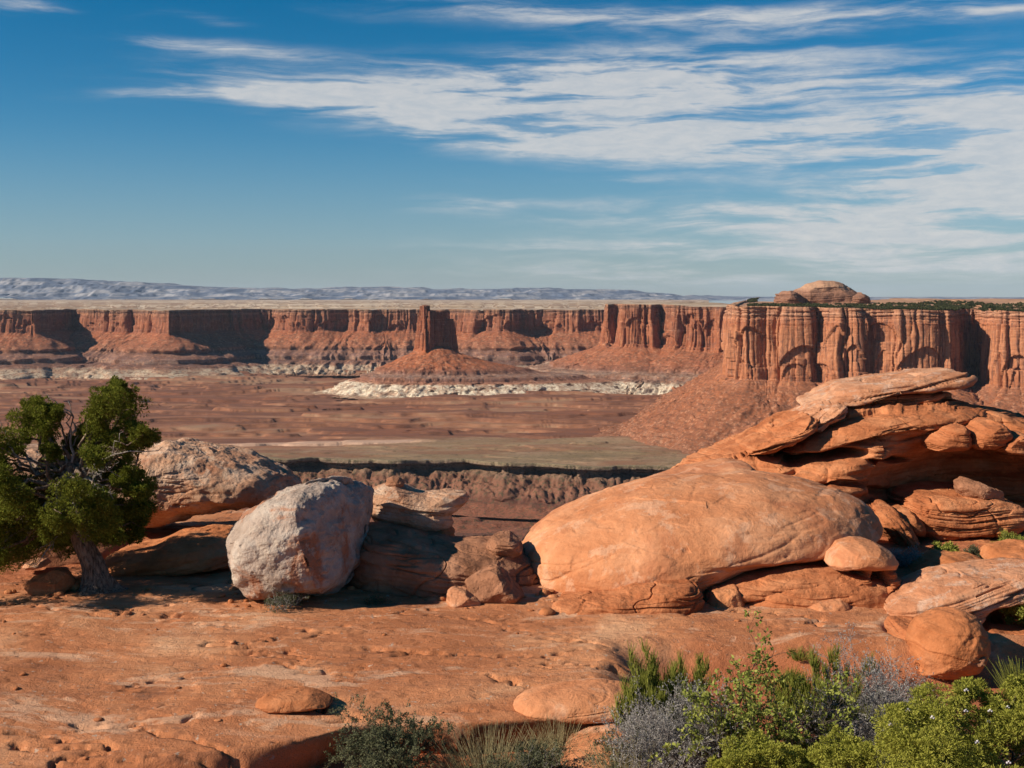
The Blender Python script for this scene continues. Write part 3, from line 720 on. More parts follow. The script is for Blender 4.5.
# ------------------------------------------------------------------ cube-sphere rocks
def cubesphere(n):
    t = np.tan(np.linspace(-math.pi / 4, math.pi / 4, n))
    A, B = np.meshgrid(t, t, indexing='ij'); o = np.ones_like(A)
    fs = [np.stack(x, -1) for x in ((o, A, B), (-o, B, A), (B, o, A), (A, -o, B), (A, B, o), (B, A, -o))]
    V = np.concatenate([f.reshape(-1, 3) for f in fs])
    V /= np.linalg.norm(V, axis=1, keepdims=True)
    Fq = np.concatenate([grid_faces(n, n) + k * n * n for k in range(6)])
    key = np.round(V * 1e5).astype(np.int64)
    _, first, inv = np.unique(key, axis=0, return_index=True, return_inverse=True)
    inv = inv.ravel()
    return V[first], inv[Fq][:, ::-1]
_cs = {}
def csphere(n):
    if n not in _cs: _cs[n] = cubesphere(n)
    return _cs[n]
def star(outline, cx, cz, nth=720, sm=4):
    th = np.linspace(-np.pi, np.pi, nth, endpoint=False)
    Rr = np.zeros(nth)
    dx, dz = np.cos(th), np.sin(th)
    pts = np.array(outline)
    for k in range(len(pts)):
        a = pts[k] - (cx, cz); b = pts[(k + 1) % len(pts)] - (cx, cz)
        e = b - a
        den = dx * e[1] - dz * e[0]
        den = np.where(np.abs(den) < 1e-12, 1e-12, den)
        t = (a[0] * e[1] - a[1] * e[0]) / den
        u_ = (a[0] * dz - a[1] * dx) / den
        ok = (t > 0) & (u_ >= -1e-6) & (u_ <= 1 + 1e-6)
        Rr = np.where(ok, np.maximum(Rr, t), Rr)
    Rr[Rr == 0] = Rr[Rr > 0].min() if (Rr > 0).any() else .1
    r = int(sm * 3); kk = np.exp(-.5 * (np.arange(-r, r + 1) / sm) ** 2); kk /= kk.sum()
    return th, np.convolve(np.r_[Rr[-r:], Rr, Rr[:r]], kk, 'valid')
def rock_mesh(outline, Y, Tf, Tb, seed, n=90, p=2.4, lean=0.0, amp=.035, strata=.0, sfreq=9.0, stilt=0.0, facets=0, fcut=.8, cracks=.0, lump=.08, center=None, sm=4, yslant=0.0, pits=0.0, hollows=(), warp=.12, ridge=None, flake=0.0):
    """rock with a given outline in elevation, its own thickness, rounded and weathered"""
    zmn = (HY - max(py for _, py in outline)) / F * Y
    def dep(py):
        yy = Y
        for _ in range(12): yy = Y + lean * ((HY - py) / F * yy - zmn)
        return yy
    pts = np.array([P(px, py, dep(py))[[0, 2]] for px, py in outline])
    if center is None:
        x0, z0 = pts[:, 0], pts[:, 1]; x1, z1 = np.roll(x0, -1), np.roll(z0, -1)
        cr = x0 * z1 - x1 * z0; A = cr.sum() / 2
        cx = ((x0 + x1) * cr).sum() / (6 * A); cz = ((z0 + z1) * cr).sum() / (6 * A)
    else: cx, cz = P(center[0], center[1], Y)[[0, 2]]
    th, Rr = star(pts, cx, cz, sm=sm)
    D, Fq = csphere(n)
    t = np.arctan2(D[:, 2], D[:, 0]); rho = np.hypot(D[:, 0], D[:, 2]); h = np.abs(D[:, 1])
    nrm = (rho ** p + h ** p) ** (1 / p)
    rho2, h2 = rho / nrm, h / nrm
    Rt = np.interp(t, np.r_[th, np.pi], np.r_[Rr, Rr[0]])
    size = Rr.mean()
    V = np.stack([Rt * rho2 * np.cos(t), np.where(D[:, 1] < 0, -Tf, Tb) * h2, Rt * rho2 * np.sin(t)], -1)
    rs = np.random.RandomState(seed)
    for k in range(facets):
        nv = rs.normal(size=3); nv[1] = -abs(nv[1]) * 1.2 if k % 4 else nv[1]; nv /= np.linalg.norm(nv)
        dd = V @ nv; hmax = dd.max() * (fcut + .18 * rs.rand())
        ex = np.maximum(0, dd - hmax)
        V = V - nv * (ex * .9)[:, None]
    so = seed * 3.7
    if ridge:
        xa, za = P(ridge[0], ridge[1], Y)[[0, 2]]; xb, zb = P(ridge[2], ridge[3], Y)[[0, 2]]
        zz_ = V[:, 2] + cz; xr = xa + (xb - xa) * (zz_ - za) / (zb - za) + .06 * fbm(V[:, 0] * 2, zz_ * 3, 1, 3, seed)
        ex = V[:, 0] + cx - xr
        V[:, 1] = V[:, 1] + ridge[4] * np.maximum(0, ex) * np.where(V[:, 1] < 0, 1, .8)
    N = vnormals(V, Fq)
    if np.mean(np.sum(N * V, 1)) < 0: N = -N
    k1 = 1 / size
    d = lump * size * fbm(V[:, 0] * k1 * 1.1 + so, V[:, 1] * k1 * 1.1, V[:, 2] * k1 * 1.4, 3, seed)
    V = V + N * d[:, None]
    N = vnormals(V, Fq)
    if np.mean(np.sum(N * V, 1)) < 0: N = -N
    x, y, z = V[:, 0] + cx, V[:, 1] + Y, V[:, 2] + cz
    d = amp * fbm(x * 3, y * 3, z * 4, 5, seed + 3, .55)
    if strata:
        zz = z * math.cos(stilt) + x * math.sin(stilt)
        wv = warp * fbm(x * .7, y * .7, z * .7, 2, 77)
        sn = noise3(x * .5, y * .5, (zz + wv) * sfreq, seed + 9) + .5 * noise3(x * .9, y * .9, (zz + wv) * sfreq * 2.3, seed + 10) + .28 * noise3(x * 1.6, y * 1.6, (zz + wv) * sfreq * 5.1, seed + 11)
        side = 1 - np.abs(N[:, 2]) * .7
        d = d + strata * side * np.clip(sn * 1.9, -.9, .6)
        d = d - strata * 1.1 * side * np.exp(-(sn / .05) ** 2) * (noise3(x * 1.1, y * 1.1, zz * 2, seed + 12) > -.05)
    if cracks:
        cn = fbm(x * 1.1, y * 1.1, z * 1.3, 3, seed + 15)
        d = d - cracks * np.exp(-(cn / .018) ** 2)
    if flake:
        q_ = fbm(x * .35, y * .35, z * 1.1, 4, seed + 25, .5) * 3.2; d = d + flake * (np.floor(q_) + sstep(.44, .54, q_ - np.floor(q_)) - q_ * .6)
    if pits:
        pn = noise3(x * 5, y * 5, z * 8, seed + 18)
        d = d - pits * sstep(.28, .55, pn) * (noise3(x, y, z, seed + 19) > 0)
    for (hx_, hy_, hr_, hrz, hd) in hollows:       # wind-carved hollows
        hp = P(hx_, hy_, Y)[[0, 2]]; rx_ = hr_ / F * Y; rz_ = hrz / F * Y
        wgt = np.exp(-(((x - hp[0]) / rx_) ** 2 + ((z - hp[1] + .3 * rz_ * noise3(x * 4, 0, z * 4, 5)) / rz_) ** 2) ** 1.6) * (V[:, 1] < .1)
        V[:, 1] += wgt * hd
    V = V + N * d[:, None]
    V[:, 1] += lean * (V[:, 2] + cz - zmn) + yslant * V[:, 0]
    return V + np.array([cx, Y, cz]), Fq
def rock(name, label, outline, Y, Tf, Tb, seed, mat, parent=None, cat='boulder', group=None, **kw):
    V, Fq = rock_mesh(outline, Y, Tf, Tb, seed, **kw)
    if parent is None: org = (V[:, 0].mean(), V[:, 1].mean(), V[:, 2].min())
    else: org = parent.location
    o = mesh_np(name, V, Fq, M[mat], parent, org)
    if parent is None: tag(o, label, cat, group)
    elif label: tag(o, label)
    return o

# ---- slickrock dome standing on the big mesa
DM = mat_strata('mesa-top dome beds', -30, 50, [(-30, (.20, .10, .062)), (-10, (.25, .125, .08)), (0, (.18, .09, .06)), (14, (.28, .145, .095)), (28, (.44, .26, .165)), (50, (.36, .20, .125))], 4, .03, .15, None, 3)
M['topdome'] = DM
dr = empty('sandstone_dome', (P(823, 303, 3250)[0], 3250, -30)); tag(dr, 'small rounded banded sandstone dome rising from the top of the big right-hand mesa', 'rock dome')
kk = dict(n=90, amp=2.0, strata=5.0, sfreq=.09, lump=.04)
def bigrock(name, outline, Y, Tf, Tb, seed, mat, parent, noise_scale):
    # same recipe at landscape size: build at 1/100 scale at the same spot and enlarge about its own centre
    pts = outline
    V, Fq = rock_mesh([((px - 823) / (Y / 20.0) * 1 * (Y / 20.0) + 512, py) for px, py in pts], 20.0, Tf / Y * 20, Tb / Y * 20, seed, n=110, p=2.3, amp=.022, strata=.022, sfreq=11, lump=.09, facets=8, fcut=.80)
    V = V * (Y / 20.0)
    V[:, 0] += P(823, 0, Y)[0]
    V[:, 1] += 0
    return mesh_np(name, V, Fq, M[mat], parent, parent.location)
bigrock('dome', [(780, 304), (786, 296), (797, 291), (806, 285), (818, 281), (832, 281), (842, 284), (852, 290), (863, 295), (868, 304), (860, 312), (790, 312)], 3250, 70, 90, 601, 'topdome', dr, 1)
bigrock('side_block', [(776, 304), (777, 294), (785, 290), (797, 292), (806, 303), (797, 309), (780, 309)], 3215, 45, 60, 602, 'topdome', dr, 1)
bigrock('side_block', [(844, 304), (850, 295), (860, 292), (867, 296), (871, 304), (864, 309), (848, 309)], 3215, 40, 60, 603, 'topdome', dr, 1)

# ------------------------------------------------------------------ foreground ground
def axis(lo, hi, d, lo2, hi2, g=1.13):
    c = list(np.arange(lo, hi, d)); a = []; st_ = d; v = lo
    while v > lo2: st_ *= g; v -= st_; a.append(v)
    b = []; st_ = d; v = c[-1]
    while v < hi2: st_ *= g; v += st_; b.append(v)
    return np.array(a[::-1] + c + b)
gx = axis(-6.6, 7.4, .024, -130, 130); gy = axis(7.4, 16.5, .022, -60, 260)
GX, GY = np.meshgrid(gx, gy)
def lipy(X): return np.interp(X, [-6, -3.6, -2.2, -1.6, -1.2, -.2, .35, 1.0], [8.35, 8.45, 8.62, 8.9, 9.15, 9.25, 9.3, 9.5]) + .12 * fbm(X * .9, 0, 2, 2, 707)
def ground_z(X, Y, detail=True):
    px = X / np.maximum(Y, 2) * F + 512
    z = -3.2 + .07 * fbm(X * .35, Y * .35, .3, 3, 701)
    # lower red sand terrace on the right, edge curling across the slab
    ex = .55 + (Y - 9.0) * .12 + .35 * fbm(Y * .6, 2, 1, 3, 703)
    right = sstep(ex - .05, ex + .65, X)
    near = 1 - sstep(10.75, 11.35, Y + .25 * fbm(X * .7, 1, 3, 3, 705))
    z = z - .34 * right * near
    sand = right * near
    # near lip of the slab
    lip = lipy(X)
    dlt = 1 - sstep(lip - .15, lip, Y)
    roll = 1 - sstep(lip - .05, lip + .9, Y)
    z = z - .08 * roll * (1 - right) - .26 * dlt * (1 - right)
    z = z - .05 * (1 - sstep(lip - 1.0, lip - .2, Y)) * (1 - right)
    # raised red shelf behind the tree and in front of the tan boulder
    shelf = np.exp(-(((X + 5.0) / 1.5) ** 2 + ((Y - 15.6) / .9) ** 2))
    z = z + .17 * shelf
    # hill right, under the layered outcrop
    # ground breaks away behind the rocks
    brk = np.interp(X, [-9, -4, -2.6, -1.8, .6, 1.6, 4, 9], [19.5, 18.3, 15.6, 14.6, 14.6, 16.5, 18.5, 19.5])
    dpt = np.maximum(0, Y - brk)
    z = z - dpt * 1.15 - .35 * sstep(0, 1, dpt)
    z = np.maximum(z, -414)
    side = np.maximum(0, np.abs(X) - 45)
    if detail:
        amp = 1 + 2 * sstep(0, 2, dpt)
        st_ = fbm(X * .32 + 3, Y * 1.1, 0, 5, 711, .52)
        q_ = st_ * 5
        z = z + (1 - sand * .7) * .016 * (np.floor(q_) + sstep(.42, .56, q_ - np.floor(q_)) - .55 * q_)
        z = z + .007 * fbm(X * 4.5, Y * 5.5, 0, 5, 713, .62) * amp
        pit = fbm(X * 2.6, Y * 6.5, 1, 5, 717, .65)
        z = z - .04 * sstep(.42, .60, pit) * sstep(.06, .30, fbm(X * .5, Y * .7, 4, 3, 719)) * (1 - sand)
        cr = fbm(X * .30 + 7, Y * 1.1, 3, 5, 723, .55)
        z = z - .10 * np.exp(-(cr / .016) ** 2) * sstep(-.06, .06, fbm(X * .5, Y * .5, 8, 2, 727)) * (1 - sand)
    sand = np.maximum(sand, np.maximum(.9 * sstep(3.4, 4.2, X) * sstep(12.6, 13.2, Y), .8 * np.exp(-(((X + 5.2) / 2.2) ** 2 + ((Y - 14.6) / 1.6) ** 2) ** 2)))
    sand = np.maximum(sand, .85 * dlt)
    sand = np.clip(sand + .25 * fbm(X * 1.5, Y * 1.5, 9, 4, 731) * (sand > .02), 0, 1)
    return z, sand
GZ, SAND = ground_z(GX, GY)
und = sstep(-2.0, -1.3, GX) * sstep(.75, .3, GX)
GYs = GY + und * .30 * np.exp(-((GY - (lipy(GX) - .17)) / .10) ** 2)
# hollow under the arch of the tilted slab
GZ = GZ - .45 * np.exp(-(((GX - 4.85) / .45) ** 2 + ((GY - 12.1) / .5) ** 2) ** 2) - .22 * np.exp(-(((GX - 3.85) / .22) ** 2 + ((GY - 11.5) / .35) ** 2) ** 2)
tag(mesh_np('ground', np.stack([GX, GYs, GZ], -1).reshape(-1, 3), grid_faces(len(gy), len(gx)), M['ground'], attrs={'sand': SAND}), kind='structure')
def gz(x, y): return float(ground_z(np.array([float(x)]), np.array([float(y)]))[0][0])
# ------------------------------------------------------------------ foreground rocks
# big outcrop on the right: one mass of bedrock with its layers as parts
oc = empty('rock_outcrop', (5.6, 16.6, -3.1))
tag(oc, 'layered red sandstone outcrop with overhanging cap slab and dark recess, behind the smooth dome', 'rock outcrop')
def part(name, outline, Y, Tf, Tb, seed, mat, parent=oc, label=None, **kw):
    return rock(name, label, outline, Y, Tf, Tb, seed, mat, parent, **kw)
# recessed core behind everything
def relief(name, x0, x1, topl, bot, ctrl, mat, parent, seed, nx=640, nv=430, sig=19., hollows=()):
    """continuous bedded rock face: depth from control points, then beds, joints and bedding planes cut into it"""
    px = np.linspace(x0, x1, nx); tp = np.interp(px, [t_[0] for t_ in topl], [t_[1] for t_ in topl])
    tp = tp + 2.5 * fbm(px / 16, 0, 1, 4, seed)
    v = np.linspace(0, 1, nv)[:, None]
    PX = np.broadcast_to(px, (nv, nx)); PY = tp + (bot - tp) * v
    Wt = np.full(PX.shape, 1e-12); Yd = Wt * 16.8
    for (cx_, cy_, yd) in ctrl:
        w_ = np.exp(-((PX - cx_) ** 2 + ((PY - cy_) * 1.25) ** 2) / (2 * sig * sig)); Wt = Wt + w_; Yd = Yd + w_ * yd
    Yd = Yd / Wt
    Yd = Yd + 1.0 * np.exp(-((PY - tp) / 5.0)) ** 1.0 * .45
    X = (PX - 512) / F * Yd; Z = (HY - PY) / F * Yd
    bk = [np.stack([X[0] + .05 * k, Yd[0] + d_, Z[0] - .05 * d_ * d_ + .03 * d_], -1) for k, d_ in enumerate((3.2, 2.4, 1.7, 1.1, .6, .25))]
    V = np.concatenate([np.array(bk), np.stack([X, Yd, Z], -1)])
    Fq = grid_faces(V.shape[0], nx); V = V.reshape(-1, 3)
    N = vnormals(V, Fq); N *= np.sign(-N[:, 1:2] + 1e-9) if np.mean(N[:, 1]) > 0 else 1
    x, y, z = V.T
    zz = z - .20 * (x - 4.3) * sstep(-2.75, -2.0, z) * sstep(7.0, 5.5, x) + .10 * fbm(x * .45, y * .3, z * .6, 3, seed + 1)
    n1 = noise3(x * .38, y * .25, zz * 3.4, seed + 2); n2 = noise3(x * .8, y * .5, zz * 9.5, seed + 3); n3 = noise3(x * 1.5, y, zz * 25, seed + 4)
    amp_ = .55 + .9 * sstep(-.3, .4, noise3(x * .6, 2, zz * 1.1, seed + 5))
    side = np.clip(1.15 - np.abs(N[:, 2]), .15, 1)
    d = .17 * np.clip(2.6 * n1, -1, .7) + .075 * amp_ * np.clip(2.4 * n2, -1, .7) + .016 * np.clip(2.2 * n3, -1, .8)
    d = d - .10 * np.exp(-(n1 / .045) ** 2) * (noise3(x * .7, 1, zz * 2, seed + 6) > -.12) - .045 * np.exp(-(n2 / .07) ** 2) * (noise3(x * 1.1, 5, zz * 3, seed + 7) > 0)
    jx = noise3(x * 1.05 + .3 * noise3(zz * 3, x, 0, 3), 7, zz * .55, seed + 8); d = d - .07 * np.exp(-(jx / .022) ** 2) * (noise3(x * .6, 3, z * 1.6, seed + 9) > .02)
    d = d * side + .020 * fbm(x * 4, y * 4, z * 5, 5, seed + 10, .58) + .05 * fbm(x * 1.2, y * 1.2, z * 1.6, 3, seed + 11)
    pz = noise3(x * 3.2, y * 3, zz * 7, seed + 12); d = d - .07 * sstep(.30, .48, pz) * (noise3(x * .8, 4, z, seed + 13) > .05)
    pxx = x / y * F + 512; pyy = HY - z / y * F
    for (hx_, hy_, hr_, hrz, hd) in hollows:
        wob_ = 1 + .35 * noise3(x * 3, 1, z * 3, 5)
        V[:, 1] += hd * np.exp(-((((pxx - hx_) / hr_) ** 2 + ((pyy - hy_) / hrz) ** 2) * wob_) ** 1.7)
    V = V + N * d[:, None]
    return mesh_np(name, V, Fq, M[mat], parent, parent.location)
relief('bedded_face', 690, 1190, [(690, 480), (720, 464), (735, 456), (750, 447), (775, 434), (800, 420), (830, 409), (850, 406), (900, 403), (950, 404), (975, 409), (1000, 414), (1030, 424), (1080, 434), (1130, 450), (1200, 490)], 590,
    [(700, 480, 16.4), (700, 540, 15.6), (745, 452, 17.0), (745, 475, 16.5), (745, 505, 16.1), (745, 560, 15.6), (780, 440, 17.0), (780, 470, 16.3), (780, 500, 16.0), (800, 520, 15.8), (820, 425, 17.2), (830, 445, 16.5), (860, 425, 16.9), (850, 470, 16.05), (860, 495, 15.95), (840, 520, 15.8),
     (800, 575, 15.4), (860, 560, 15.6), (900, 418, 16.9), (900, 434, 16.35), (950, 418, 16.8), (950, 434, 16.5), (985, 420, 16.9), (895, 452, 16.1), (930, 450, 16.3), (925, 466, 16.9), (892, 474, 16.3), (884, 492, 16.5), (905, 480, 17.6), (915, 500, 17.9), (945, 468, 17.9), (980, 466, 18.0), (960, 490, 18.2), (1020, 480, 18.2), (1070, 490, 18.2), (1120, 500, 18.2),
     (895, 512, 17.3), (900, 540, 17.0), (950, 530, 17.9), (1000, 540, 17.8), (1060, 540, 17.8), (930, 570, 16.9), (1000, 575, 17.0), (1080, 575, 17.0), (1010, 440, 16.9), (1040, 442, 16.9), (1080, 450, 16.9), (1130, 465, 17.0), (1180, 480, 17.2), (1010, 455, 17.3), (1060, 462, 17.3)],
    'layer', oc, 830, hollows=[(826, 457, 24, 7, .9), (800, 460, 14, 6, .7), (852, 455, 16, 5, .6), (783, 451, 8, 5, .7), (762, 454, 13, 3, .4), (888, 462, 22, 3, .45), (845, 484, 20, 3, .25)])
part('cap_slab', [(806, 408), (828, 397), (850, 387), (880, 382), (915, 377), (950, 372), (964, 371), (973, 378), (968, 384), (955, 387), (935, 389), (905, 391), (870, 396), (838, 408), (815, 413)], 17.4, .45, 1.8, 802, 'cap', n=140, strata=.075, sfreq=11, stilt=-.16, amp=.025, p=3.0, lump=.03, lean=.7, sm=1)
part('cap_slab', [(848, 402), (875, 394), (920, 391), (945, 392), (935, 400), (905, 405), (868, 409)], 17.6, .35, 1.3, 803, 'layer', n=100, strata=.06, sfreq=14, stilt=-.12, amp=.02, p=3.4, lump=.03, cracks=.03, sm=2)
part('neck', [(838, 420), (850, 400), (900, 394), (948, 392), (956, 405), (950, 425), (850, 428)], 17.9, .30, 1.2, 804, 'layer', n=100, strata=.08, sfreq=7, amp=.03, p=3.4, hollows=[(880, 404, 22, 5, .35), (920, 402, 12, 6, .3)])
part('ledge', [(792, 428), (800, 417), (815, 408), (833, 402), (845, 404), (842, 414), (826, 423), (806, 434), (795, 436)], 17.1, .55, 1.0, 805, 'cap', n=100, strata=.075, sfreq=8, stilt=-.5, amp=.025, p=2.8, facets=5, fcut=.82, sm=2)
part('ledge', [(745, 446), (770, 432), (790, 420), (806, 412), (815, 416), (806, 430), (790, 442), (760, 452), (746, 454)], 17.0, .7, 1.2, 806, 'layer', n=110, strata=.075, sfreq=9, stilt=-.35, amp=.025, p=2.8, sm=2)
part('pillow_ledge', [(778, 452), (792, 437), (815, 426), (850, 416), (885, 411), (930, 409), (962, 409), (976, 413), (972, 419), (950, 424), (915, 428), (880, 431), (850, 434), (820, 440), (795, 452)], 17.0, .80, 1.6, 807, 'layer', n=150, strata=.05, sfreq=7, stilt=-.12, amp=.02, p=2.6, lump=.04, cracks=.02, sm=2, lean=.35)
part('pillow', [(921, 440), (930, 431), (942, 425), (955, 423), (962, 429), (962, 440), (958, 447), (940, 449), (926, 449)], 16.5, .55, 1.0, 809, 'layer', n=110, amp=.02, strata=.03, sfreq=9, p=3.4, lump=.04, pits=.03)
part('pillow', [(959, 442), (963, 431), (973, 421), (985, 418), (996, 422), (1000, 433), (994, 443), (980, 447), (966, 447)], 16.5, .6, 1.0, 810, 'layer', n=110, strata=.03, sfreq=9, amp=.022, p=3.4, lump=.05, pits=.03, facets=3)
part('pillow', [(992, 446), (996, 438), (1006, 432), (1020, 433), (1034, 439), (1040, 448), (1020, 451), (998, 450)], 16.3, .5, .9, 811, 'layer', n=100, strata=.03, sfreq=9, amp=.03, p=3.2, lump=.06, facets=4)
part('back_slab', [(950, 428), (975, 408), (1000, 414), (1030, 424), (1080, 434), (1120, 452), (1080, 462), (990, 452)], 17.7, .9, 1.4, 812, 'layer', n=120, strata=.075, sfreq=8, amp=.03, p=3, facets=4, lump=.06)
part('lower_block', [(899, 510), (902, 497), (915, 492), (950, 491), (985, 494), (1008, 500), (1016, 508), (1012, 520), (1000, 528), (965, 530), (930, 533), (914, 534), (904, 524)], 16.4, .8, 1.3, 815, 'layer', n=180, strata=.035, sfreq=12, stilt=-.03, amp=.02, cracks=.03, p=5.5, lump=.04, sm=2)
part('lower_ledge', [(912, 538), (940, 536), (975, 534), (985, 537), (975, 546), (950, 552), (925, 556), (912, 552)], 16.0, .8, 1.2, 816, 'layer', n=90, strata=.04, sfreq=14, amp=.02, p=3.2)
part('lower_ledge', [(935, 556), (955, 546), (985, 541), (1010, 543), (1020, 552), (1000, 562), (950, 562)], 15.6, .6, 1.0, 817, 'layer', n=90, strata=.04, sfreq=12, stilt=.3, amp=.025, p=2.6)
part('side_ledge', [(868, 506), (885, 503), (897, 512), (915, 540), (922, 556), (905, 560), (890, 540), (872, 520)], 15.9, .5, .9, 818, 'layer', n=90, strata=.075, sfreq=7, stilt=.9, amp=.02, p=2.6)
part('side_ledge', [(886, 512), (905, 508), (918, 520), (920, 534), (905, 532)], 16.0, .5, .8, 819, 'rock', n=80, amp=.025, p=2.8, facets=3)
tag(part('rubble_block', [(956, 490), (958, 482), (966, 478), (978, 482), (990, 486), (1000, 490), (1003, 500), (985, 499), (962, 497)], 16.1, .3, .4, 820, 'brown', n=70, amp=.03, facets=6, fcut=.7))

# the big smooth dome
dm = empty('rock_dome', (2.2, 13.8, -3.3)); tag(dm, 'huge smooth salmon rock dome in the middle, in front of the layered outcrop', 'rock dome')
part('dome', [(518, 547), (526, 537), (547, 522), (577, 508), (612, 494), (655, 483), (700, 478), (745, 476), (795, 480), (835, 488), (858, 496), (873, 510), (882, 528), (879, 532), (862, 537), (830, 539), (790, 542), (750, 549), (705, 574), (680, 592), (640, 610), (590, 618), (550, 618), (533, 592), (521, 567)], 13.9, 1.6, 1.8, 831, 'dome', dm, n=300, flake=.010, pits=.015, strata=.016, sfreq=3, stilt=-.3, amp=.014, p=2.25, lump=.030, cracks=.0, lean=.30, sm=3)
part('dome', [(560, 560), (585, 520), (612, 496), (650, 483), (700, 469), (730, 461), (748, 463), (762, 478), (775, 505), (780, 550), (740, 575), (620, 590)], 14.8, 1.35, 1.8, 838, 'dome', dm, n=200, flake=.012, strata=.012, sfreq=4, stilt=-.35, amp=.014, p=2.3, lump=.03, lean=.45, sm=3)
part('base_ledge', [(548, 618), (550, 606), (575, 602), (620, 592), (660, 584), (690, 582), (702, 592), (700, 612), (690, 624), (560, 626)], 12.4, .34, 1.0, 832, 'layer', dm, n=160, strata=.03, sfreq=8, amp=.025, p=3.6, lump=.07, cracks=.03, facets=4, fcut=.85)
part('base_ledge', [(722, 622), (728, 598), (745, 580), (775, 570), (810, 566), (850, 566), (880, 572), (900, 592), (896, 622)], 13.0, .75, 1.2, 833, 'layer', dm, n=150, strata=.022, sfreq=5, stilt=-.1, amp=.02, p=3.3, lump=.04, sm=2)
part('base_ledge', [(690, 583), (708, 574), (745, 563), (790, 557), (830, 556), (850, 562), (835, 574), (790, 578), (745, 584), (705, 592)], 13.3, .9, 1.2, 834, 'layer', dm, n=140, strata=.025, sfreq=9, stilt=-.1, amp=.018, p=3.2, lump=.04, sm=2)
part('broken_slab', [(790, 622), (798, 606), (815, 598), (838, 596), (850, 602), (838, 614), (828, 622)], 12.4, .30, .6, 835, 'dome', dm, n=80, amp=.02, p=2.6, facets=3)
part('broken_slab', [(708, 622), (704, 600), (712, 588), (735, 586), (748, 594), (730, 622)], 12.6, .25, .7, 836, 'rock', dm, n=80, amp=.03, p=2.6, facets=5)

# mushroom rock
mu = empty('mushroom_rock', (4.0, 13.4, -3.3)); tag(mu, 'mushroom-shaped rock with smooth rounded cap on thin crumbling layers, at the dome foot', 'rock')
part('cap', [(825, 562), (828, 553), (840, 544), (857, 541), (875, 543), (889, 551), (896, 560), (893, 567), (870, 567), (845, 566), (830, 567)], 12.75, .42, .6, 841, 'dome', mu, n=100, amp=.012, p=2.5, lump=.03, sm=2)
part('layered_neck', [(836, 566), (860, 563), (888, 564), (900, 578), (902, 598), (896, 622), (850, 622), (846, 600), (834, 590)], 12.75, .34, .6, 842, 'layer', mu, n=140, strata=.07, sfreq=13, amp=.035, p=3.6, lump=.08, cracks=.04, pits=.05, sm=2, hollows=[(849, 569, 10, 4, .4), (872, 574, 7, 9, .3)])

# right hand loose rocks
rock('boulder', 'rounded red boulder with pitted skin, in front of the tilted slab on the right', [(911, 653), (914, 637), (924, 623), (940, 614), (958, 612), (974, 618), (984, 631), (985, 645), (978, 668), (945, 676), (914, 672)], 11.0, .42, .55, 851, 'rock', n=120, flake=.01, amp=.022, p=2.3, lump=.06, pits=.02, facets=3, fcut=.88)
rock('stone', 'small knobbly red stone tucked under the round boulder', [(944, 664), (946, 655), (955, 648), (964, 652), (974, 648), (984, 652), (985, 662), (968, 667)], 10.75, .16, .25, 852, 'brown', n=60, amp=.03, lump=.25, cat='stone')
rock('tilted_slab', 'long pale orange tilted slab with an arched underside on the right', [(884, 615), (890, 604), (912, 590), (935, 581), (965, 573), (1000, 569), (1040, 566), (1060, 576), (1052, 592), (1015, 596), (990, 602), (975, 612), (965, 626), (950, 636), (930, 632), (905, 630), (888, 626)], 12.1, .42, .9, 853, 'cap', n=170, strata=.05, sfreq=9, stilt=-.30, amp=.016, p=2.8, lump=.05, cracks=.0, lean=.12, sm=2, warp=.03)
rock('rock', 'small layered block under the left end of the tilted slab', [(889, 648), (887, 636), (900, 626), (925, 626), (936, 634), (930, 646), (908, 652)], 11.5, .26, .5, 854, 'layer', n=80, strata=.04, sfreq=14, amp=.02, p=3, cat='rock')
rock('boulder', 'orange wedge-shaped boulder behind the arch of the tilted slab, right edge', [(984, 628), (990, 612), (1006, 600), (1030, 594), (1060, 600), (1062, 632), (1030, 640), (1000, 638)], 12.6, .5, .7, 855, 'rock', n=100, strata=.02, sfreq=8, amp=.02, facets=5, fcut=.8)
rock('flat_slab', 'low flat slab lying in shade beside the round boulder at the right edge', [(985, 640), (1000, 634), (1040, 638), (1060, 650), (1040, 658), (1000, 650)], 11.6, .4, .6, 856, 'layer', n=80, strata=.03, sfreq=12, amp=.02, p=2.8, cat='slab')
rock('ledge_rock', 'low red ledge between the small shrubs on the right', [(990, 562), (1000, 552), (1030, 546), (1070, 552), (1075, 575), (1000, 572)], 14.2, .5, .8, 857, 'rock', n=80, strata=.02, amp=.02, p=2.8, cat='ledge')
rock('ledge_rock', 'low rounded red ledge in front of the dark recess of the outcrop', [(900, 588), (915, 568), (945, 556), (985, 560), (1010, 572), (990, 585), (930, 590)], 13.9, .6, .8, 858, 'rock', n=90, strata=.02, amp=.02, p=2.6, cat='ledge')

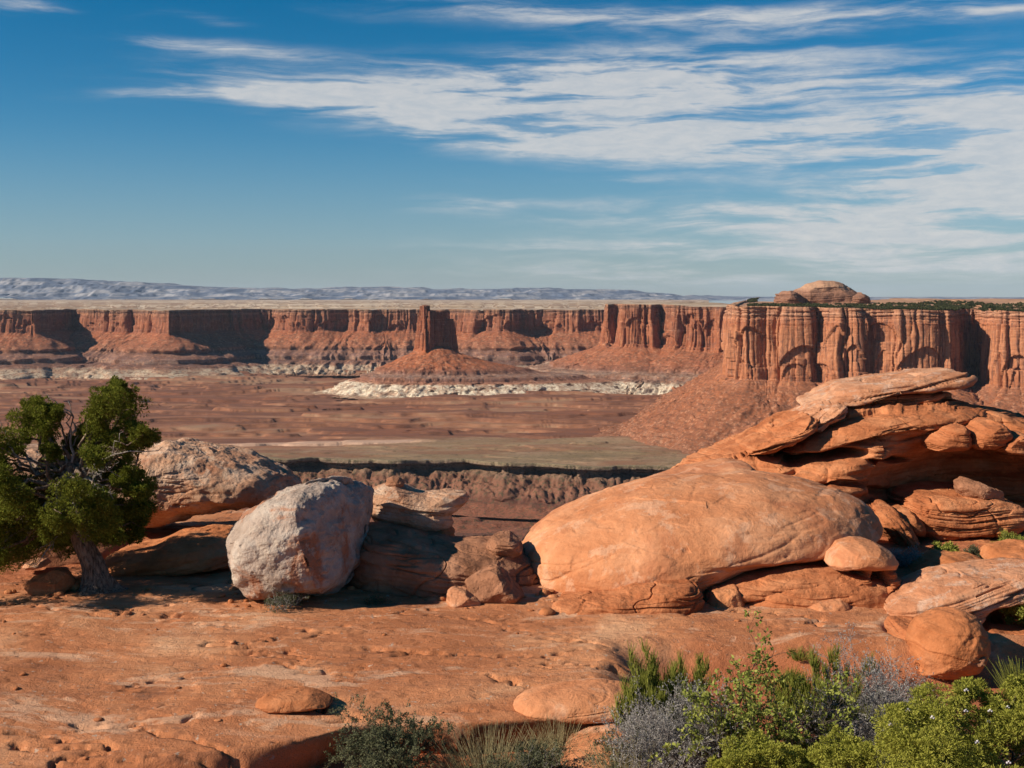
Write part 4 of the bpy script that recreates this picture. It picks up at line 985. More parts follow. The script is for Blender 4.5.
# left hand group
rock('boulder', 'mottled tan boulder with undercut base, behind the juniper tree', [(100, 505), (112, 470), (130, 450), (150, 444), (178, 441), (205, 447), (232, 453), (262, 461), (288, 474), (300, 486), (296, 500), (270, 502), (240, 506), (205, 512), (170, 520), (135, 524), (110, 520)], 15.9, 1.0, 1.2, 861, 'tan', n=180, strata=.02, sfreq=4, amp=.045, p=2.6, lump=.09, pits=.05, facets=7, fcut=.85, sm=2)
rock('boulder', 'tan boulder behind the left side of the juniper tree', [(-70, 500), (-50, 470), (-10, 455), (30, 450), (62, 458), (88, 478), (92, 505), (40, 520), (-40, 520)], 16.6, .8, 1.2, 862, 'tan', n=110, strata=.03, sfreq=4, amp=.05, p=2.5, lump=.09, facets=5)
rock('boulder', 'large whitish boulder with red stains, sitting at the slab edge left of center', [(229, 552), (230, 530), (240, 518), (262, 504), (285, 492), (308, 483), (328, 482), (344, 488), (358, 498), (370, 510), (371, 525), (364, 545), (356, 568), (344, 588), (325, 597), (290, 598), (255, 594), (238, 578)], 12.9, .72, .7, 863, 'white', n=200, strata=.0, amp=.040, p=2.5, lump=.08, facets=8, fcut=.82, pits=.04, sm=2, ridge=(300, 484, 330, 600, 1.25))
rock('perched_rock', 'perched pale-topped rock with knob and beak-like end, balanced on the shaded red rock', [(368, 492), (374, 488), (386, 484), (396, 483), (404, 486), (414, 490), (428, 493), (440, 492), (452, 490), (464, 492), (469, 499), (462, 506), (452, 512), (452, 522), (446, 532), (432, 533), (410, 532), (388, 526), (370, 520), (366, 508)], 14.3, .42, .5, 864, 'tan', n=150, strata=.03, sfreq=9, stilt=.15, amp=.02, p=2.8, lump=.03, pits=.03, facets=3, fcut=.9, sm=1.0, center=(418, 510), cat='rock')
rock('stone', 'small red knob-like stone on top of the perched rock', [(385, 485), (387, 479), (393, 476), (400, 477), (405, 482), (403, 487), (394, 489)], 14.25, .13, .16, 879, 'brown', n=50, amp=.012, strata=.012, sfreq=20, cat='stone')
rock('stone', 'small flat stone wedged beneath the perched rock', [(424, 535), (432, 527), (446, 526), (456, 530), (454, 540), (438, 544), (426, 541)], 14.1, .22, .3, 865, 'rock', n=60, amp=.02, strata=.02, sfreq=14, cat='stone')
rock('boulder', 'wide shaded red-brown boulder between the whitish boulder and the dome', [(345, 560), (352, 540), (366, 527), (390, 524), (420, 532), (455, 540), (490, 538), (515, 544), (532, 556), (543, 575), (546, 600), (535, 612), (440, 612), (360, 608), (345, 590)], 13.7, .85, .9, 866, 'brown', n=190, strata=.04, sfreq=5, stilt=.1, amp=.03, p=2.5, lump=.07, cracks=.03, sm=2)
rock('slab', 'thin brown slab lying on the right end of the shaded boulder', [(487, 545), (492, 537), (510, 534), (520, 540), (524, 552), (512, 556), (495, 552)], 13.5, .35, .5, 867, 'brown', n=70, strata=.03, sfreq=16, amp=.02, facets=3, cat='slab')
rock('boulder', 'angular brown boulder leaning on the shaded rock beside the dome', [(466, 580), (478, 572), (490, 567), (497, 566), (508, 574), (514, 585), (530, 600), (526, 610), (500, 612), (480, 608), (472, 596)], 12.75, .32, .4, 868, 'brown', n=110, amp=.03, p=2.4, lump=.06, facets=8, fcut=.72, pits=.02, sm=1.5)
rock('stone', 'small pale pink stone left of the angular brown boulder', [(446, 604), (446, 592), (453, 588), (466, 590), (482, 600), (484, 609), (462, 610)], 12.6, .18, .25, 869, 'cap', n=70, amp=.015, facets=5, fcut=.75, cat='stone')
rock('ledge_rock', 'low red ledge in sunlight between the tree and the whitish boulder', [(100, 565), (120, 550), (150, 545), (172, 537), (200, 531), (228, 533), (245, 545), (240, 562), (180, 570), (120, 572)], 14.4, .7, .9, 870, 'rock', n=120, strata=.03, sfreq=9, stilt=-.2, amp=.025, p=2.8, lump=.08, lean=.4, cat='ledge')
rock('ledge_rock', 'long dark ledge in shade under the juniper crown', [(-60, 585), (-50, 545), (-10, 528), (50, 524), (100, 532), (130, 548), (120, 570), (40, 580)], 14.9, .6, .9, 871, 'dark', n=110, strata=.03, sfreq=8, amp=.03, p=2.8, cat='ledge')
rock('stone', 'angular orange stone on the sand left of the tree trunk', [(28, 586), (33, 577), (46, 573), (55, 569), (66, 573), (73, 583), (66, 592), (48, 597), (34, 593)], 12.9, .24, .3, 872, 'rock', n=80, amp=.018, facets=8, fcut=.7, cat='stone', sm=1.5)
rock('stone', 'small flat stone at the foot of the tree trunk', [(66, 590), (72, 580), (84, 576), (90, 584), (84, 593), (72, 595)], 13.1, .2, .25, 873, 'rock', n=60, amp=.015, facets=5, fcut=.75, cat='stone')
rock('stone', 'small sunlit stone behind the orange one left of the trunk', [(24, 565), (30, 560), (44, 560), (48, 565), (38, 569), (28, 569)], 14.0, .2, .25, 874, 'cap', n=50, amp=.015, facets=4, cat='stone')
rock('slab', 'thin flat slab lying loose on the bare foreground rock', [(254, 703), (264, 697), (280, 694), (296, 693), (312, 694), (322, 698), (332, 703), (316, 707), (290, 708), (266, 708)], 9.42, .16, .22, 875, 'rock', n=90, amp=.016, p=3.5, lump=.03, strata=.0, sm=1, lean=.3, facets=4, fcut=.85, cat='slab')
rock('pillow_slab', 'smooth rounded slab with shaded undercut, left of the grey and green shrubs', [(512, 706), (522, 699), (545, 693), (575, 689), (610, 688), (636, 691), (650, 698), (642, 708), (622, 714), (585, 717), (545, 716), (520, 712)], 9.55, .30, .42, 876, 'dome', n=150, flake=.008, amp=.014, p=2.6, lump=.03, strata=.01, lean=.2, sm=2, cat='slab')
rock('slab', 'pale flat slab at the bottom edge between grass tuft and dead shrub', [(560, 768), (570, 752), (590, 742), (615, 738), (645, 742), (655, 760), (645, 785), (575, 790)], 8.6, .2, .4, 877, 'dome', n=100, amp=.018, p=3.5, strata=.01, lean=2.2, cat='slab')
# small stones
rs = np.random.RandomState(5)
def pebbles(name, label, cat, n, xr, yr, smin, smax, mat, seed):
    rs = np.random.RandomState(seed); VV = []; FF = []; off = 0
    D, Fq = csphere(6)
    for k in range(n):
        x = rs.uniform(*xr); y = rs.uniform(*yr)
        if noise3(x * 1.3, y * 1.3, 0, 15) < -.05 + .2 * rs.rand(): continue
        s = smin + (smax - smin) * rs.rand() ** 3
        v = D * np.array([s * rs.uniform(.7, 1.4), s * rs.uniform(.7, 1.3), s * rs.uniform(.35, .75)])
        v = v * (1 + .25 * noise3(D[:, 0] * 2 + k, D[:, 1] * 2, D[:, 2] * 2, 9)[:, None])
        VV.append(v + np.array([x, y, gz(x, y) + s * .2])); FF.append(Fq + off); off += len(D)
    o = mesh_np(name, np.concatenate(VV), np.concatenate(FF), M[mat], smooth=False)
    tag(o, label, cat, kind='stuff')
pebbles('rubble', 'broken red rock chips lying at the feet of the boulders and ledges', 'rubble', 260, (-5.5, 6), (12.1, 13.6), .02, .07, 'rock', 22)
pebbles('gravel', 'small red stones and chips scattered over the slickrock and sand', 'gravel', 420, (-6, 6.5), (8.5, 15), .006, .035, 'rock', 21)
# ------------------------------------------------------------------ plants
def mat_leaf(name, a, b_, c_=None, trans=.25, spots=None):
    m = bpy.data.materials.new(name); m.use_nodes = True
    t = NT(m.node_tree); t.n.clear()
    out = t.add('ShaderNodeOutputMaterial')
    geo = t.add('ShaderNodeNewGeometry')
    c = t.mix(geo.outputs['Random Per Island'], a, b_)
    if c_:
        c = t.mix(t.smooth(t.noise(geo.outputs['Position'], 5, 4, .6), .5, .65, 0, .8), c, c_)
    d = t.add('ShaderNodeBsdfDiffuse'); t.l.new(c, d.inputs[0])
    tr = t.add('ShaderNodeBsdfTranslucent'); t.l.new(c, tr.inputs[0])
    mx = t.add('ShaderNodeMixShader'); mx.inputs[0].default_value = trans
    t.l.new(d.outputs[0], mx.inputs[1]); t.l.new(tr.outputs[0], mx.inputs[2]); t.l.new(mx.outputs[0], out.inputs[0])
    return m
M['juniper'] = mat_leaf('juniper foliage', (.075, .092, .013), (.21, .225, .038), (.12, .14, .02))
M['juniper2'] = mat_leaf('bright juniper foliage', (.19, .205, .030), (.40, .39, .08), (.28, .29, .05))
M['ephedra'] = mat_leaf('ephedra stems', (.17, .19, .03), (.33, .34, .08))
M['leafy'] = mat_leaf('small rounded leaves', (.16, .20, .035), (.33, .34, .09), (.09, .11, .025))
M['sage'] = mat_leaf('dusty dark green leaves', (.075, .085, .045), (.15, .155, .09))
M['sage2'] = mat_leaf('dark scrub', (.035, .042, .018), (.08, .085, .04))
M['dry'] = mat_leaf('dry straw grass', (.24, .20, .10), (.42, .36, .21))
M['greyleaf'] = mat_leaf('grey blackbrush twigs and leaves', (.20, .19, .18), (.42, .40, .38))
M['rust'] = mat_leaf('rust coloured seed heads', (.16, .055, .03), (.27, .11, .06))
M['berry'] = mat_leaf('pale bluish juniper berries', (.40, .38, .42), (.55, .52, .55), None, 0)
def mat_bark(name, a, b_, sc=(14, 14, 2.0), S=3):
    m, t, b, co = newmat(name)
    n = t.noise(t.mapping(co, scale=sc), S, 6, .65, .6)
    c = t.ramp(n, [(.35, a), (.62, b_)])
    t.l.new(c, b.inputs['Base Color']); t.l.new(t.bump(n, 1.0, .03), b.inputs['Normal'])
    return m
M['bark'] = mat_bark('shredded juniper bark', (.065, .042, .03), (.30, .225, .17))
M['deadwood'] = mat_bark('bleached dead wood', (.20, .17, .145), (.42, .38, .34))
M['twig'] = mat_bark('grey twigs', (.20, .18, .17), (.46, .43, .42))
M['darktwig'] = mat_bark('dark twigs', (.05, .04, .032), (.13, .10, .08))

def tubes(paths, sides=5):
    """paths: list of (pts (n,3), radii (n)) -> V, F quads"""
    VV, FF, off = [], [], 0
    ang = np.linspace(0, 2 * np.pi, sides, endpoint=False)
    for pts, rad in paths:
        pts = np.asarray(pts, float); n = len(pts)
        T = np.gradient(pts, axis=0); T /= np.linalg.norm(T, axis=1, keepdims=True) + 1e-9
        ref = np.array([0, 0, 1.0]) if abs(T[0, 2]) < .9 else np.array([1.0, 0, 0])
        U = np.cross(T, ref); U /= np.linalg.norm(U, axis=1, keepdims=True) + 1e-9
        Wv = np.cross(T, U)
        ring = pts[:, None] + (U[:, None] * np.cos(ang)[None, :, None] + Wv[:, None] * np.sin(ang)[None, :, None]) * np.asarray(rad)[:, None, None]
        VV.append(ring.reshape(-1, 3)); FF.append(grid_faces(n, sides, True) + off); off += n * sides
    return np.concatenate(VV), np.concatenate(FF)
def leaves(C, D, L, Wd, rs, bend=.0):
    """thin diamond blades at C along D"""
    C = np.asarray(C); D = np.asarray(D); D = D / (np.linalg.norm(D, axis=1, keepdims=True) + 1e-9)
    r = rs.normal(size=C.shape); S = np.cross(D, r); S /= np.linalg.norm(S, axis=1, keepdims=True) + 1e-9
    L = np.broadcast_to(L, len(C))[:, None]; Wd = np.broadcast_to(Wd, len(C))[:, None]
    a = C; b = C + D * L * .5 + S * Wd; c = C + D * L; d = C + D * L * .5 - S * Wd
    V = np.stack([a, b, c, d], 1).reshape(-1, 3)
    return V, np.arange(len(C) * 4).reshape(-1, 4)
def unit(rs, n):
    v = rs.normal(size=(n, 3)); return v / np.linalg.norm(v, axis=1, keepdims=True)
def split(cl, rs, k=6, f=.45, out=.62):
    r_ = []
    for c_, r in cl:
        for d in unit(rs, k):
            r_.append((np.array(c_) + d * r * out * np.array([1, 1, .9]), r * f * rs.uniform(.75, 1.25)))
    return r_
def crown(clumps, rs, sub=26, sprigs=60, L=.035, Wd=.007, srad=.34, flat=.85):
    """clumps: (centre, radius). Each is a cluster of tufts, each tuft a burst of short sprigs; gaps stay open"""
    Cs, Ds, Ls = [], [], []
    for (c, r) in clumps:
        c = np.array(c); n = max(6, int(sub * (r / .25) ** 1.6))
        d = unit(rs, n); d[:, 2] *= flat; rr_ = r * (.35 + .65 * rs.rand(n) ** .45)
        pc = c + d * rr_[:, None]
        for q in range(n):
            sr = srad * r * (.55 + .6 * rs.rand())
            sr = min(sr, .11)
            k = max(10, int(sprigs * (.5 + rs.rand())))
            dd = unit(rs, k); dd[:, 2] += .25
            dd = dd + .35 * d[q]
            dd /= np.linalg.norm(dd, axis=1, keepdims=True)
            Cs.append(pc[q] + dd * (sr * (.55 + .45 * rs.rand(k)))[:, None]); Ds.append(dd + .35 * unit(rs, k)); Ls.append(L * (.6 + .8 * rs.rand(k)))
    Cs = np.concatenate(Cs); Ds = np.concatenate(Ds); Ls = np.concatenate(Ls)
    return leaves(Cs, Ds, Ls, Wd * (.7 + .6 * rs.rand(len(Cs))), rs)
def wander(a, b, rs, n=8, wob=.08, r0=.03, r1=.01):
    a = np.array(a, float); b = np.array(b, float); t = np.linspace(0, 1, n)[:, None]
    p = a + (b - a) * t; L = np.linalg.norm(b - a)
    p[1:-1] += rs.normal(size=(n - 2, 3)) * wob * L * .5
    p[1:] += np.cumsum(rs.normal(size=(n - 1, 3)) * wob * L * .12, 0) * 0
    return p, r0 + (r1 - r0) * np.linspace(0, 1, n)

# juniper tree
rs = np.random.RandomState(11)
TY = 13.0
base = P(98, 590, TY); base[2] = gz(base[0], base[1]) - .03
tr = empty('juniper_tree', tuple(base)); tag(tr, 'gnarled juniper tree with leaning twisted trunk and green clumped crown, far left', 'tree')
def T3(px, py, dy=0): 
    q = P(px, py, TY); q[1] += dy; return q
# twisted trunk: several strands round one leaning axis
axis_pts = np.array([base, T3(97, 572), T3(86, 550), T3(76, 530, .02), T3(68, 510, .05), T3(64, 492, .05), T3(66, 476, .05), T3(72, 462, .08)])
tt = np.linspace(0, 1, 60); ax = np.stack([np.interp(tt, np.linspace(0, 1, len(axis_pts)), axis_pts[:, k]) for k in range(3)], 1)
ax = np.stack([np.convolve(np.r_[[ax[0, k]] * 4, ax[:, k], [ax[-1, k]] * 4], np.ones(9) / 9, 'valid') for k in range(3)], 1)
sides = 72; ang = np.linspace(0, 2 * np.pi, sides, endpoint=False)
rad = np.interp(tt, [0, .04, .15, .4, .7, 1], [.23, .18, .125, .100, .085, .05])
ring = []
for k in range(60):
    tw = tt[k] * 3.2
    f = 1 + .22 * noise3(np.cos(ang + tw) * 2.2, np.sin(ang + tw) * 2.2, tt[k] * 1.5, 31) * 1.6 + .16 * np.abs(np.sin((ang + tw) * 4.5 + 2 * noise3(np.cos(ang), np.sin(ang), tt[k] * 3, 5))) + .07 * np.abs(np.sin((ang + tw * .9) * 11 + 3 * tt[k]))
    if tt[k] < .12: f = f + (.12 - tt[k]) * 4 * np.maximum(0, np.sin(ang * 3 + 1)) 
    ring.append(ax[k] + np.stack([np.cos(ang), np.sin(ang), 0 * ang], 1) * (rad[k] * f * .86)[:, None])
TRV = np.array(ring)
mesh_np('trunk', TRV.reshape(-1, 3), grid_faces(60, sides, True), M['bark'], tr, tr.location)
clump_px = [(112, 401, 20, 0), (98, 412, 18, .1), (124, 411, 17, .1), (103, 395, 14, .2), (118, 393, 13, .05), (135, 434, 17, -.1), (150, 432, 13, 0), (145, 442, 12, .1), (120, 437, 20, -.1), (100, 440, 19, -.2), (88, 430, 14, 0), (110, 452, 15, -.2), (128, 450, 13, -.1),
    (30, 413, 17, 0), (40, 408, 13, .1), (22, 425, 17, -.1), (12, 438, 17, -.1), (47, 425, 13, .1), (58, 412, 8, 0), (5, 455, 16, 0), (38, 440, 10, .1), (20, 445, 12, -.2), (50, 452, 10, 0), (65, 445, 10, .2),
    (18, 480, 22, .1), (-5, 475, 22, 0), (40, 482, 20, 0), (8, 500, 22, .2), (-20, 455, 22, .1), (-30, 490, 28, 0), (30, 508, 24, .3), (60, 470, 16, .4), (85, 465, 17, .2), (95, 482, 20, .3), (115, 475, 16, .2), (125, 492, 17, .1), (108, 500, 20, .4), (130, 508, 14, .2), (88, 512, 17, .5), (115, 522, 18, .4), (100, 538, 17, .5), (125, 536, 13, .4), (138, 490, 10, .1),
    (50, 520, 20, .5), (20, 530, 22, .5), (-10, 525, 24, .3), (58, 497, 18, .5), (75, 450, 11, .3), (48, 545, 14, .6), (0, 548, 16, .5), (110, 550, 9, .5), (75, 490, 18, .5), (100, 520, 20, .6), (30, 535, 22, .6), (-20, 540, 26, .5), (70, 515, 18, .6), (45, 465, 18, .4), (90, 448, 14, .3), (120, 512, 16, -.3), (105, 492, 18, -.4), (30, 490, 22, -.6), (5, 515, 24, -.6), (-25, 500, 26, -.7), (30, 470, 16, -.5), (125, 478, 12, -.2), (60, 535, 16, .7), (95, 540, 16, .7), (15, 552, 20, .2), (45, 556, 14, .3), (-25, 560, 24, 0), (90, 500, 18, -.55), (110, 512, 18, -.55), (70, 520, 16, -.5), (95, 478, 16, -.5), (120, 495, 14, -.5), (80, 545, 12, .5), (25, 545, 22, -.1), (50, 540, 18, .3), (-10, 556, 24, -.3), (10, 530, 24, -.4), (40, 515, 22, -.2), (65, 548, 12, .5), (-30, 520, 28, -.4), (85, 530, 15, .6), (112, 530, 17, 0)]
cl = [(T3(x, y, dy * 1.4 + rs.uniform(-.25, .35)), r / F * TY * .92) for x, y, r, dy in clump_px]
V_, F_ = crown(split(cl, rs, 9, .46, .74), rs, 46, 52, .030, .0046, .55)
mesh_np('crown', V_, F_, M['juniper'], tr, tr.location)
nodes = [ax[59], ax[50], ax[42], ax[35]]
pth = []
for i, (c, r) in enumerate(cl):
    nd = nodes[int(rs.randint(0, 4))] if c[2] > ax[35][2] else nodes[3]
    mid = (np.array(nd) * .5 + c * .5) + rs.normal(size=3) * .08
    p1, r1 = wander(nd, mid, rs, 6, .10, .030, .017); p2, r2 = wander(mid, c, rs, 6, .14, .017, .006)
    pth.append((np.r_[p1, p2[1:]], np.r_[r1, r2[1:]]))
V_, F_ = tubes(pth, 6); mesh_np('branches', V_, F_, M['bark'], tr, tr.location)
dead = []
def twiggy(a, b, r0, n=5, depth=2, out=dead, spread=.5):
    p, r = wander(a, b, rs, 7, .12, r0, r0 * .35); out.append((p, r))
    if depth:
        for k in range(n):
            s = p[rs.randint(2, 7)]; d = (p[-1] - p[0]); L = np.linalg.norm(d)
            q = s + (d / L + unit(rs, 1)[0] * .9) * L * spread * rs.uniform(.5, 1)
            twiggy(s, q, r0 * .5, max(2, n - 2), depth - 1, out, spread)
twiggy(T3(72, 462), T3(73, 422), .02, 4, 2); twiggy(T3(66, 480), T3(103, 478, -.3), .028, 3, 1); twiggy(T3(66, 497), T3(52, 410, .2), .02, 4, 1)
twiggy(T3(100, 475, -.2), T3(112, 466, -.45), .014, 6, 2); twiggy(T3(100, 478, -.2), T3(116, 486, -.45), .014, 6, 2); twiggy(T3(70, 500), T3(92, 512, -.3), .018, 4, 1)
twiggy(T3(60, 500, .1), T3(5, 535, -.3), .022, 6, 2); twiggy(T3(30, 520, -.1), T3(2, 545, -.4), .016, 6, 2); twiggy(T3(66, 530, 0), T3(48, 558, -.3), .012, 4, 1); twiggy(T3(70, 480), T3(120, 452, -.2), .018, 5, 1)
twiggy(T3(60, 486, .1), T3(18, 452, -.1), .018, 5, 1)
V_, F_ = tubes(dead, 5); mesh_np('dead_branches', V_, F_, M['deadwood'], tr, tr.location)

# shrubs
def shrub_paths(rs, base, H, spread, stems, depth=3, kids=4, r0=.010, curve=.25, up=.7, lean=(0, 0, 0)):
    out, tips = [], []
    def grow(p, d, L, r, k):
        n = 5; pts = [p]; dd = d.copy()
        for _ in range(n):
            dd = dd + rs.normal(size=3) * curve; dd[2] += .05 * up; dd /= np.linalg.norm(dd)
            pts.append(pts[-1] + dd * L / n)
        out.append((np.array(pts), np.linspace(r, r * .45, n + 1)))
        if k == 0: tips.append((pts[-1], dd)); tips.append((pts[-2], dd)); tips.append((pts[-3], dd)); return
        for _ in range(kids):
            j = rs.randint(2, n + 1)
            nd = dd + rs.normal(size=3) * .62; nd[2] += up * .25; nd /= np.linalg.norm(nd)
            grow(pts[j], nd, L * rs.uniform(.5, .75), r * .55, k - 1)
        tips.append((pts[-1], dd))
    for s in range(stems):
        a = rs.rand() * 2 * np.pi; f = rs.rand() ** .5
        d = np.array([math.cos(a) * f * spread, math.sin(a) * f * spread, 1.0]) + lean; d /= np.linalg.norm(d)
        b = np.array(base) + np.array([math.cos(a), math.sin(a), 0]) * .06 * f
        grow(b, d, H * rs.uniform(.42, .6), r0 * rs.uniform(.7, 1.1), depth)
    return out, tips
def shrub(name, label, px, pyb, Y, H, mats, seed, spread=.8, stems=9, depth=3, kids=4, leaf=None, r0=.009, cat='shrub', group=None, up=.7, curve=.25, lean=(0, 0, 0)):
    rs = np.random.RandomState(seed)
    x = (px - 512) / F * Y; z = gz(x, Y) - .02
    e = empty(name, (x, Y, z)); tag(e, label, cat, group)
    pts, tips = shrub_paths(rs, (x, Y, z), H, spread, stems, depth, kids, r0, curve, up, np.array(lean))
    V_, F_ = tubes(pts, 3); mesh_np('stems', V_, F_, M[mats[0]], e, e.location)
    if leaf:
        n, L, Wd, rad_, frac = leaf
        tp = [t_ for t_ in tips if rs.rand() < frac]
        C = np.array([t_[0] for t_ in tp]); D = np.array([t_[1] for t_ in tp])
        C = np.repeat(C, n, 0); D = np.repeat(D, n, 0)
        C = C + unit(rs, len(C)) * rad_ * rs.rand(len(C), 1); D = D * .6 + unit(rs, len(C)) * .8
        V_, F_ = leaves(C, D, L * (.6 + .7 * rs.rand(len(C))), Wd * (.7 + .6 * rs.rand(len(C))), rs)
        mesh_np('foliage', V_, F_, M[mats[1]], e, e.location)
    return e, rs, tips
def blades(rs, base, n, H, W, spread, th=.0022, droop=.3):
    """upright needle stems as 3-sided tubes"""
    out = []
    for k in range(n):
        a = rs.rand() * 2 * np.pi; f = rs.rand() ** .6
        b = np.array(base) + np.array([math.cos(a), math.sin(a), 0]) * f * W
        d = np.array([math.cos(a) * f * spread, math.sin(a) * f * spread, 1.]) + rs.normal(size=3) * .12; d /= np.linalg.norm(d)
        L = H * rs.uniform(.55, 1.0); p = [b]
        for q in range(4): d = d + np.array([0, 0, -droop * .1 * q]) + rs.normal(size=3) * .05; d /= np.linalg.norm(d); p.append(p[-1] + d * L / 4)
        out.append((np.array(p), np.linspace(th, th * .4, 5)))
    return out
def tuft(name, label, px, Y, H, W, n, mat, seed, spread=.6, th=.003, cat='grass tuft', dz=0, group=None):
    rs = np.random.RandomState(seed); x = (px - 512) / F * Y; z = gz(x, Y) - .01 + dz
    V_, F_ = tubes(blades(rs, (x, Y, z), n, H, W, spread, th), 3)
    o = mesh_np(name, V_, F_, M[mat], None, (x, Y, z)); tag(o, label, cat, group); return o

def juniper_bush(name, label, clumps, Y, seed, mat='juniper2', nber=0):
    rs = np.random.RandomState(seed)
    cs = []
    for (px, py, r, dy) in clumps:
        q = P(px, py, Y + dy); cs.append((q, r / F * Y))
    bx = np.mean([c[0][0] for c in cs]); z0 = gz(bx, Y) - .02
    e = empty(name, (bx, Y, z0)); tag(e, label, 'shrub')
    V_, F_ = crown(split(cs, rs, 10, .40, .66), rs, 85, 70, .019, .0030, .45)
    mesh_np('foliage', V_, F_, M[mat], e, e.location)
    pth = []
    for c, r in cs:
        p, r_ = wander((bx + rs.normal() * .05, Y, z0), c, rs, 8, .12, .022, .006); pth.append((p, r_))
    V_, F_ = tubes(pth, 6); mesh_np('stems', V_, F_, M['bark'], e, e.location)
    D, Fq = csphere(4)
    for k in range(nber):
        cc, r = cs[rs.randint(len(cs))]; d = unit(rs, 1)[0]; d[1] = -abs(d[1]); d[2] = abs(d[2]) * .6; q = cc + d * r * 1.05
        VV = np.concatenate([D * rs.uniform(.005, .008) + q + np.array([m_ * .009, 0, (m_ % 2) * .008]) for m_ in range(3)]); FF = np.concatenate([Fq + m_ * len(D) for m_ in range(3)])
        mesh_np('berry_cluster', VV, FF, M['berry'], e, e.location)
juniper_bush('juniper_bush', 'large bright green juniper bush in the bottom right corner', [(915, 735, 38, 0), (945, 715, 32, .1), (975, 705, 26, .2), (905, 765, 36, -.1), (945, 760, 40, -.2), (990, 735, 34, .1), (1015, 712, 32, .2), (1035, 745, 40, 0), (985, 775, 40, -.2), (925, 795, 44, -.2), (1030, 790, 40, -.1), (965, 690, 14, .2), (1020, 690, 16, .25), (900, 712, 12, .1), (1060, 715, 40, .2), (895, 805, 36, 0)], 7.4, 61, nber=14)
juniper_bush('juniper_bush', 'small bright green juniper bush at the bottom, wider one left of the large bush', [(735, 760, 22, 0), (755, 750, 20, .05), (775, 762, 22, 0), (720, 772, 16, 0), (800, 768, 22, .1), (745, 785, 26, 0), (785, 790, 26, 0)], 7.7, 62)
juniper_bush('juniper_bush', 'small rounded green juniper bush at the bottom, touching the wider one', [(840, 745, 20, .05), (855, 760, 22, 0), (830, 765, 22, 0), (865, 778, 20, 0), (840, 792, 26, 0)], 7.6, 63)

shrub('dead_shrub', 'large bare silvery-grey shrub right of the smooth rounded slab', 690, 0, 8.6, .74, ('twig', 'greyleaf'), 71, 1.0, 30, 3, 5, (4, .016, .0028, .015, .8), .009)
shrub('dead_shrub', 'low dark grey-green shrub at the left foot of the silvery shrub', 640, 0, 8.7, .55, ('darktwig', 'sage'), 72, 1.3, 12, 3, 4, (5, .018, .004, .02, .9), .006)
def ephedra(label, px, Y, H, seed, n=9, W=.1, z0=0, per=70):
    rs = np.random.RandomState(seed); x = (px - 512) / F * Y; z = gz(x, Y) - .02
    e = empty('ephedra_shrub', (x, Y, z)); tag(e, label, 'shrub')
    pts, tips = shrub_paths(rs, (x, Y, z), H, .50, n, 2, 4, .006, .10, 1.2)
    V_, F_ = tubes(pts, 4); mesh_np('stems', V_, F_, M['darktwig'], e, e.location)
    bl = []
    for (p, d) in tips:
        if p[2] < z + H * .35: continue
        bl += blades(rs, p - d * .04, 11, .12, .010, .35, .0028, 0)
    V_, F_ = tubes(bl, 3); mesh_np('green_stems', V_, F_, M['ephedra'], e, e.location)
ephedra('upright bright green needle-stemmed shrub rising behind the silvery shrub', 665, 9.0, .86, 81, 12)
ephedra('green needle-stemmed shrub in the left part of the grey thicket', 826, 8.9, .80, 82, 10)
shrub('leafy_shrub', 'open dark-branched shrub with yellow-green leaves between the grey shrubs', 752, 0, 8.5, 1.08, ('darktwig', 'leafy'), 73, .55, 8, 3, 4, (7, .030, .010, .035, .6), .012)
shrub('leafy_shrub', 'dense low dark green shrub behind the wider small juniper bush', 785, 0, 8.3, .42, ('darktwig', 'juniper'), 74, 1.2, 12, 3, 4, (8, .022, .005, .025, .9), .009)
shrub('grey_shrub', 'tall pale grey twiggy thicket behind the small round juniper bush', 862, 0, 8.9, .90, ('twig', 'greyleaf'), 75, 1.05, 28, 3, 5, (4, .016, .0028, .015, .8), .008)
shrub('grey_shrub', 'bare grey shrub in the gap beside the large juniper bush', 900, 0, 8.7, .85, ('twig', 'sage'), 76, 1.1, 14, 3, 5, (2, .012, .0025, .01, .5), .006)
shrub('rusty_shrub', 'reddish-brown dried shrub behind the grey thicket, near the round boulder', 905, 0, 9.6, .6, ('darktwig', 'rust'), 77, 1.2, 12, 3, 4, (4, .014, .004, .02, .8), .005)
shrub('bare_shrub', 'small leafless dark shrub between the leafy and the grey shrub', 795, 0, 8.9, .85, ('darktwig', 'rust'), 78, .7, 7, 3, 4, (1, .01, .002, .01, .3), .006)
shrub('sage_shrub', 'dark dusty green shrub at the bottom edge, far left of the shrubs', 398, 0, 8.75, .62, ('darktwig', 'sage'), 79, 1.6, 16, 3, 4, (8, .020, .004, .02, .95), .006)
shrub('sage_shrub', 'low grey-green shrub at the bottom edge, right of the dark dusty one', 525, 0, 8.55, .42, ('twig', 'sage'), 80, 2.0, 18, 3, 4, (6, .016, .0035, .02, .9), .005)
tuft('grass_tuft', 'wide straw-coloured grass clump at the bottom edge between two low shrubs', 492, 8.7, .44, .24, 620, 'dry', 90, .8, .0022)
tuft('grass_tuft', 'green-tan grass tuft in front of the smooth rounded slab', 556, 9.12, .34, .14, 320, 'dry', 91, .7, .0022)
tuft('grass_tuft', 'straw-coloured grass clump at the left foot of the silvery shrub', 632, 8.4, .48, .14, 420, 'dry', 92, .8, .0022)
tuft('grass_tuft', 'thin dry grass at the right edge above the large juniper bush', 985, 9.6, .22, .3, 120, 'dry', 93, .6, .0018)
tuft('grass_tuft', 'tiny dry tuft on the sand behind the smooth rounded slab', 620, 10.55, .08, .08, 160, 'dry', 94, 1.0, .002)
tuft('grass_tuft', 'small yellow-green tuft on the red sand left of the round boulder', 800, 11.1, .13, .07, 150, 'ephedra', 95, .8, .0022)
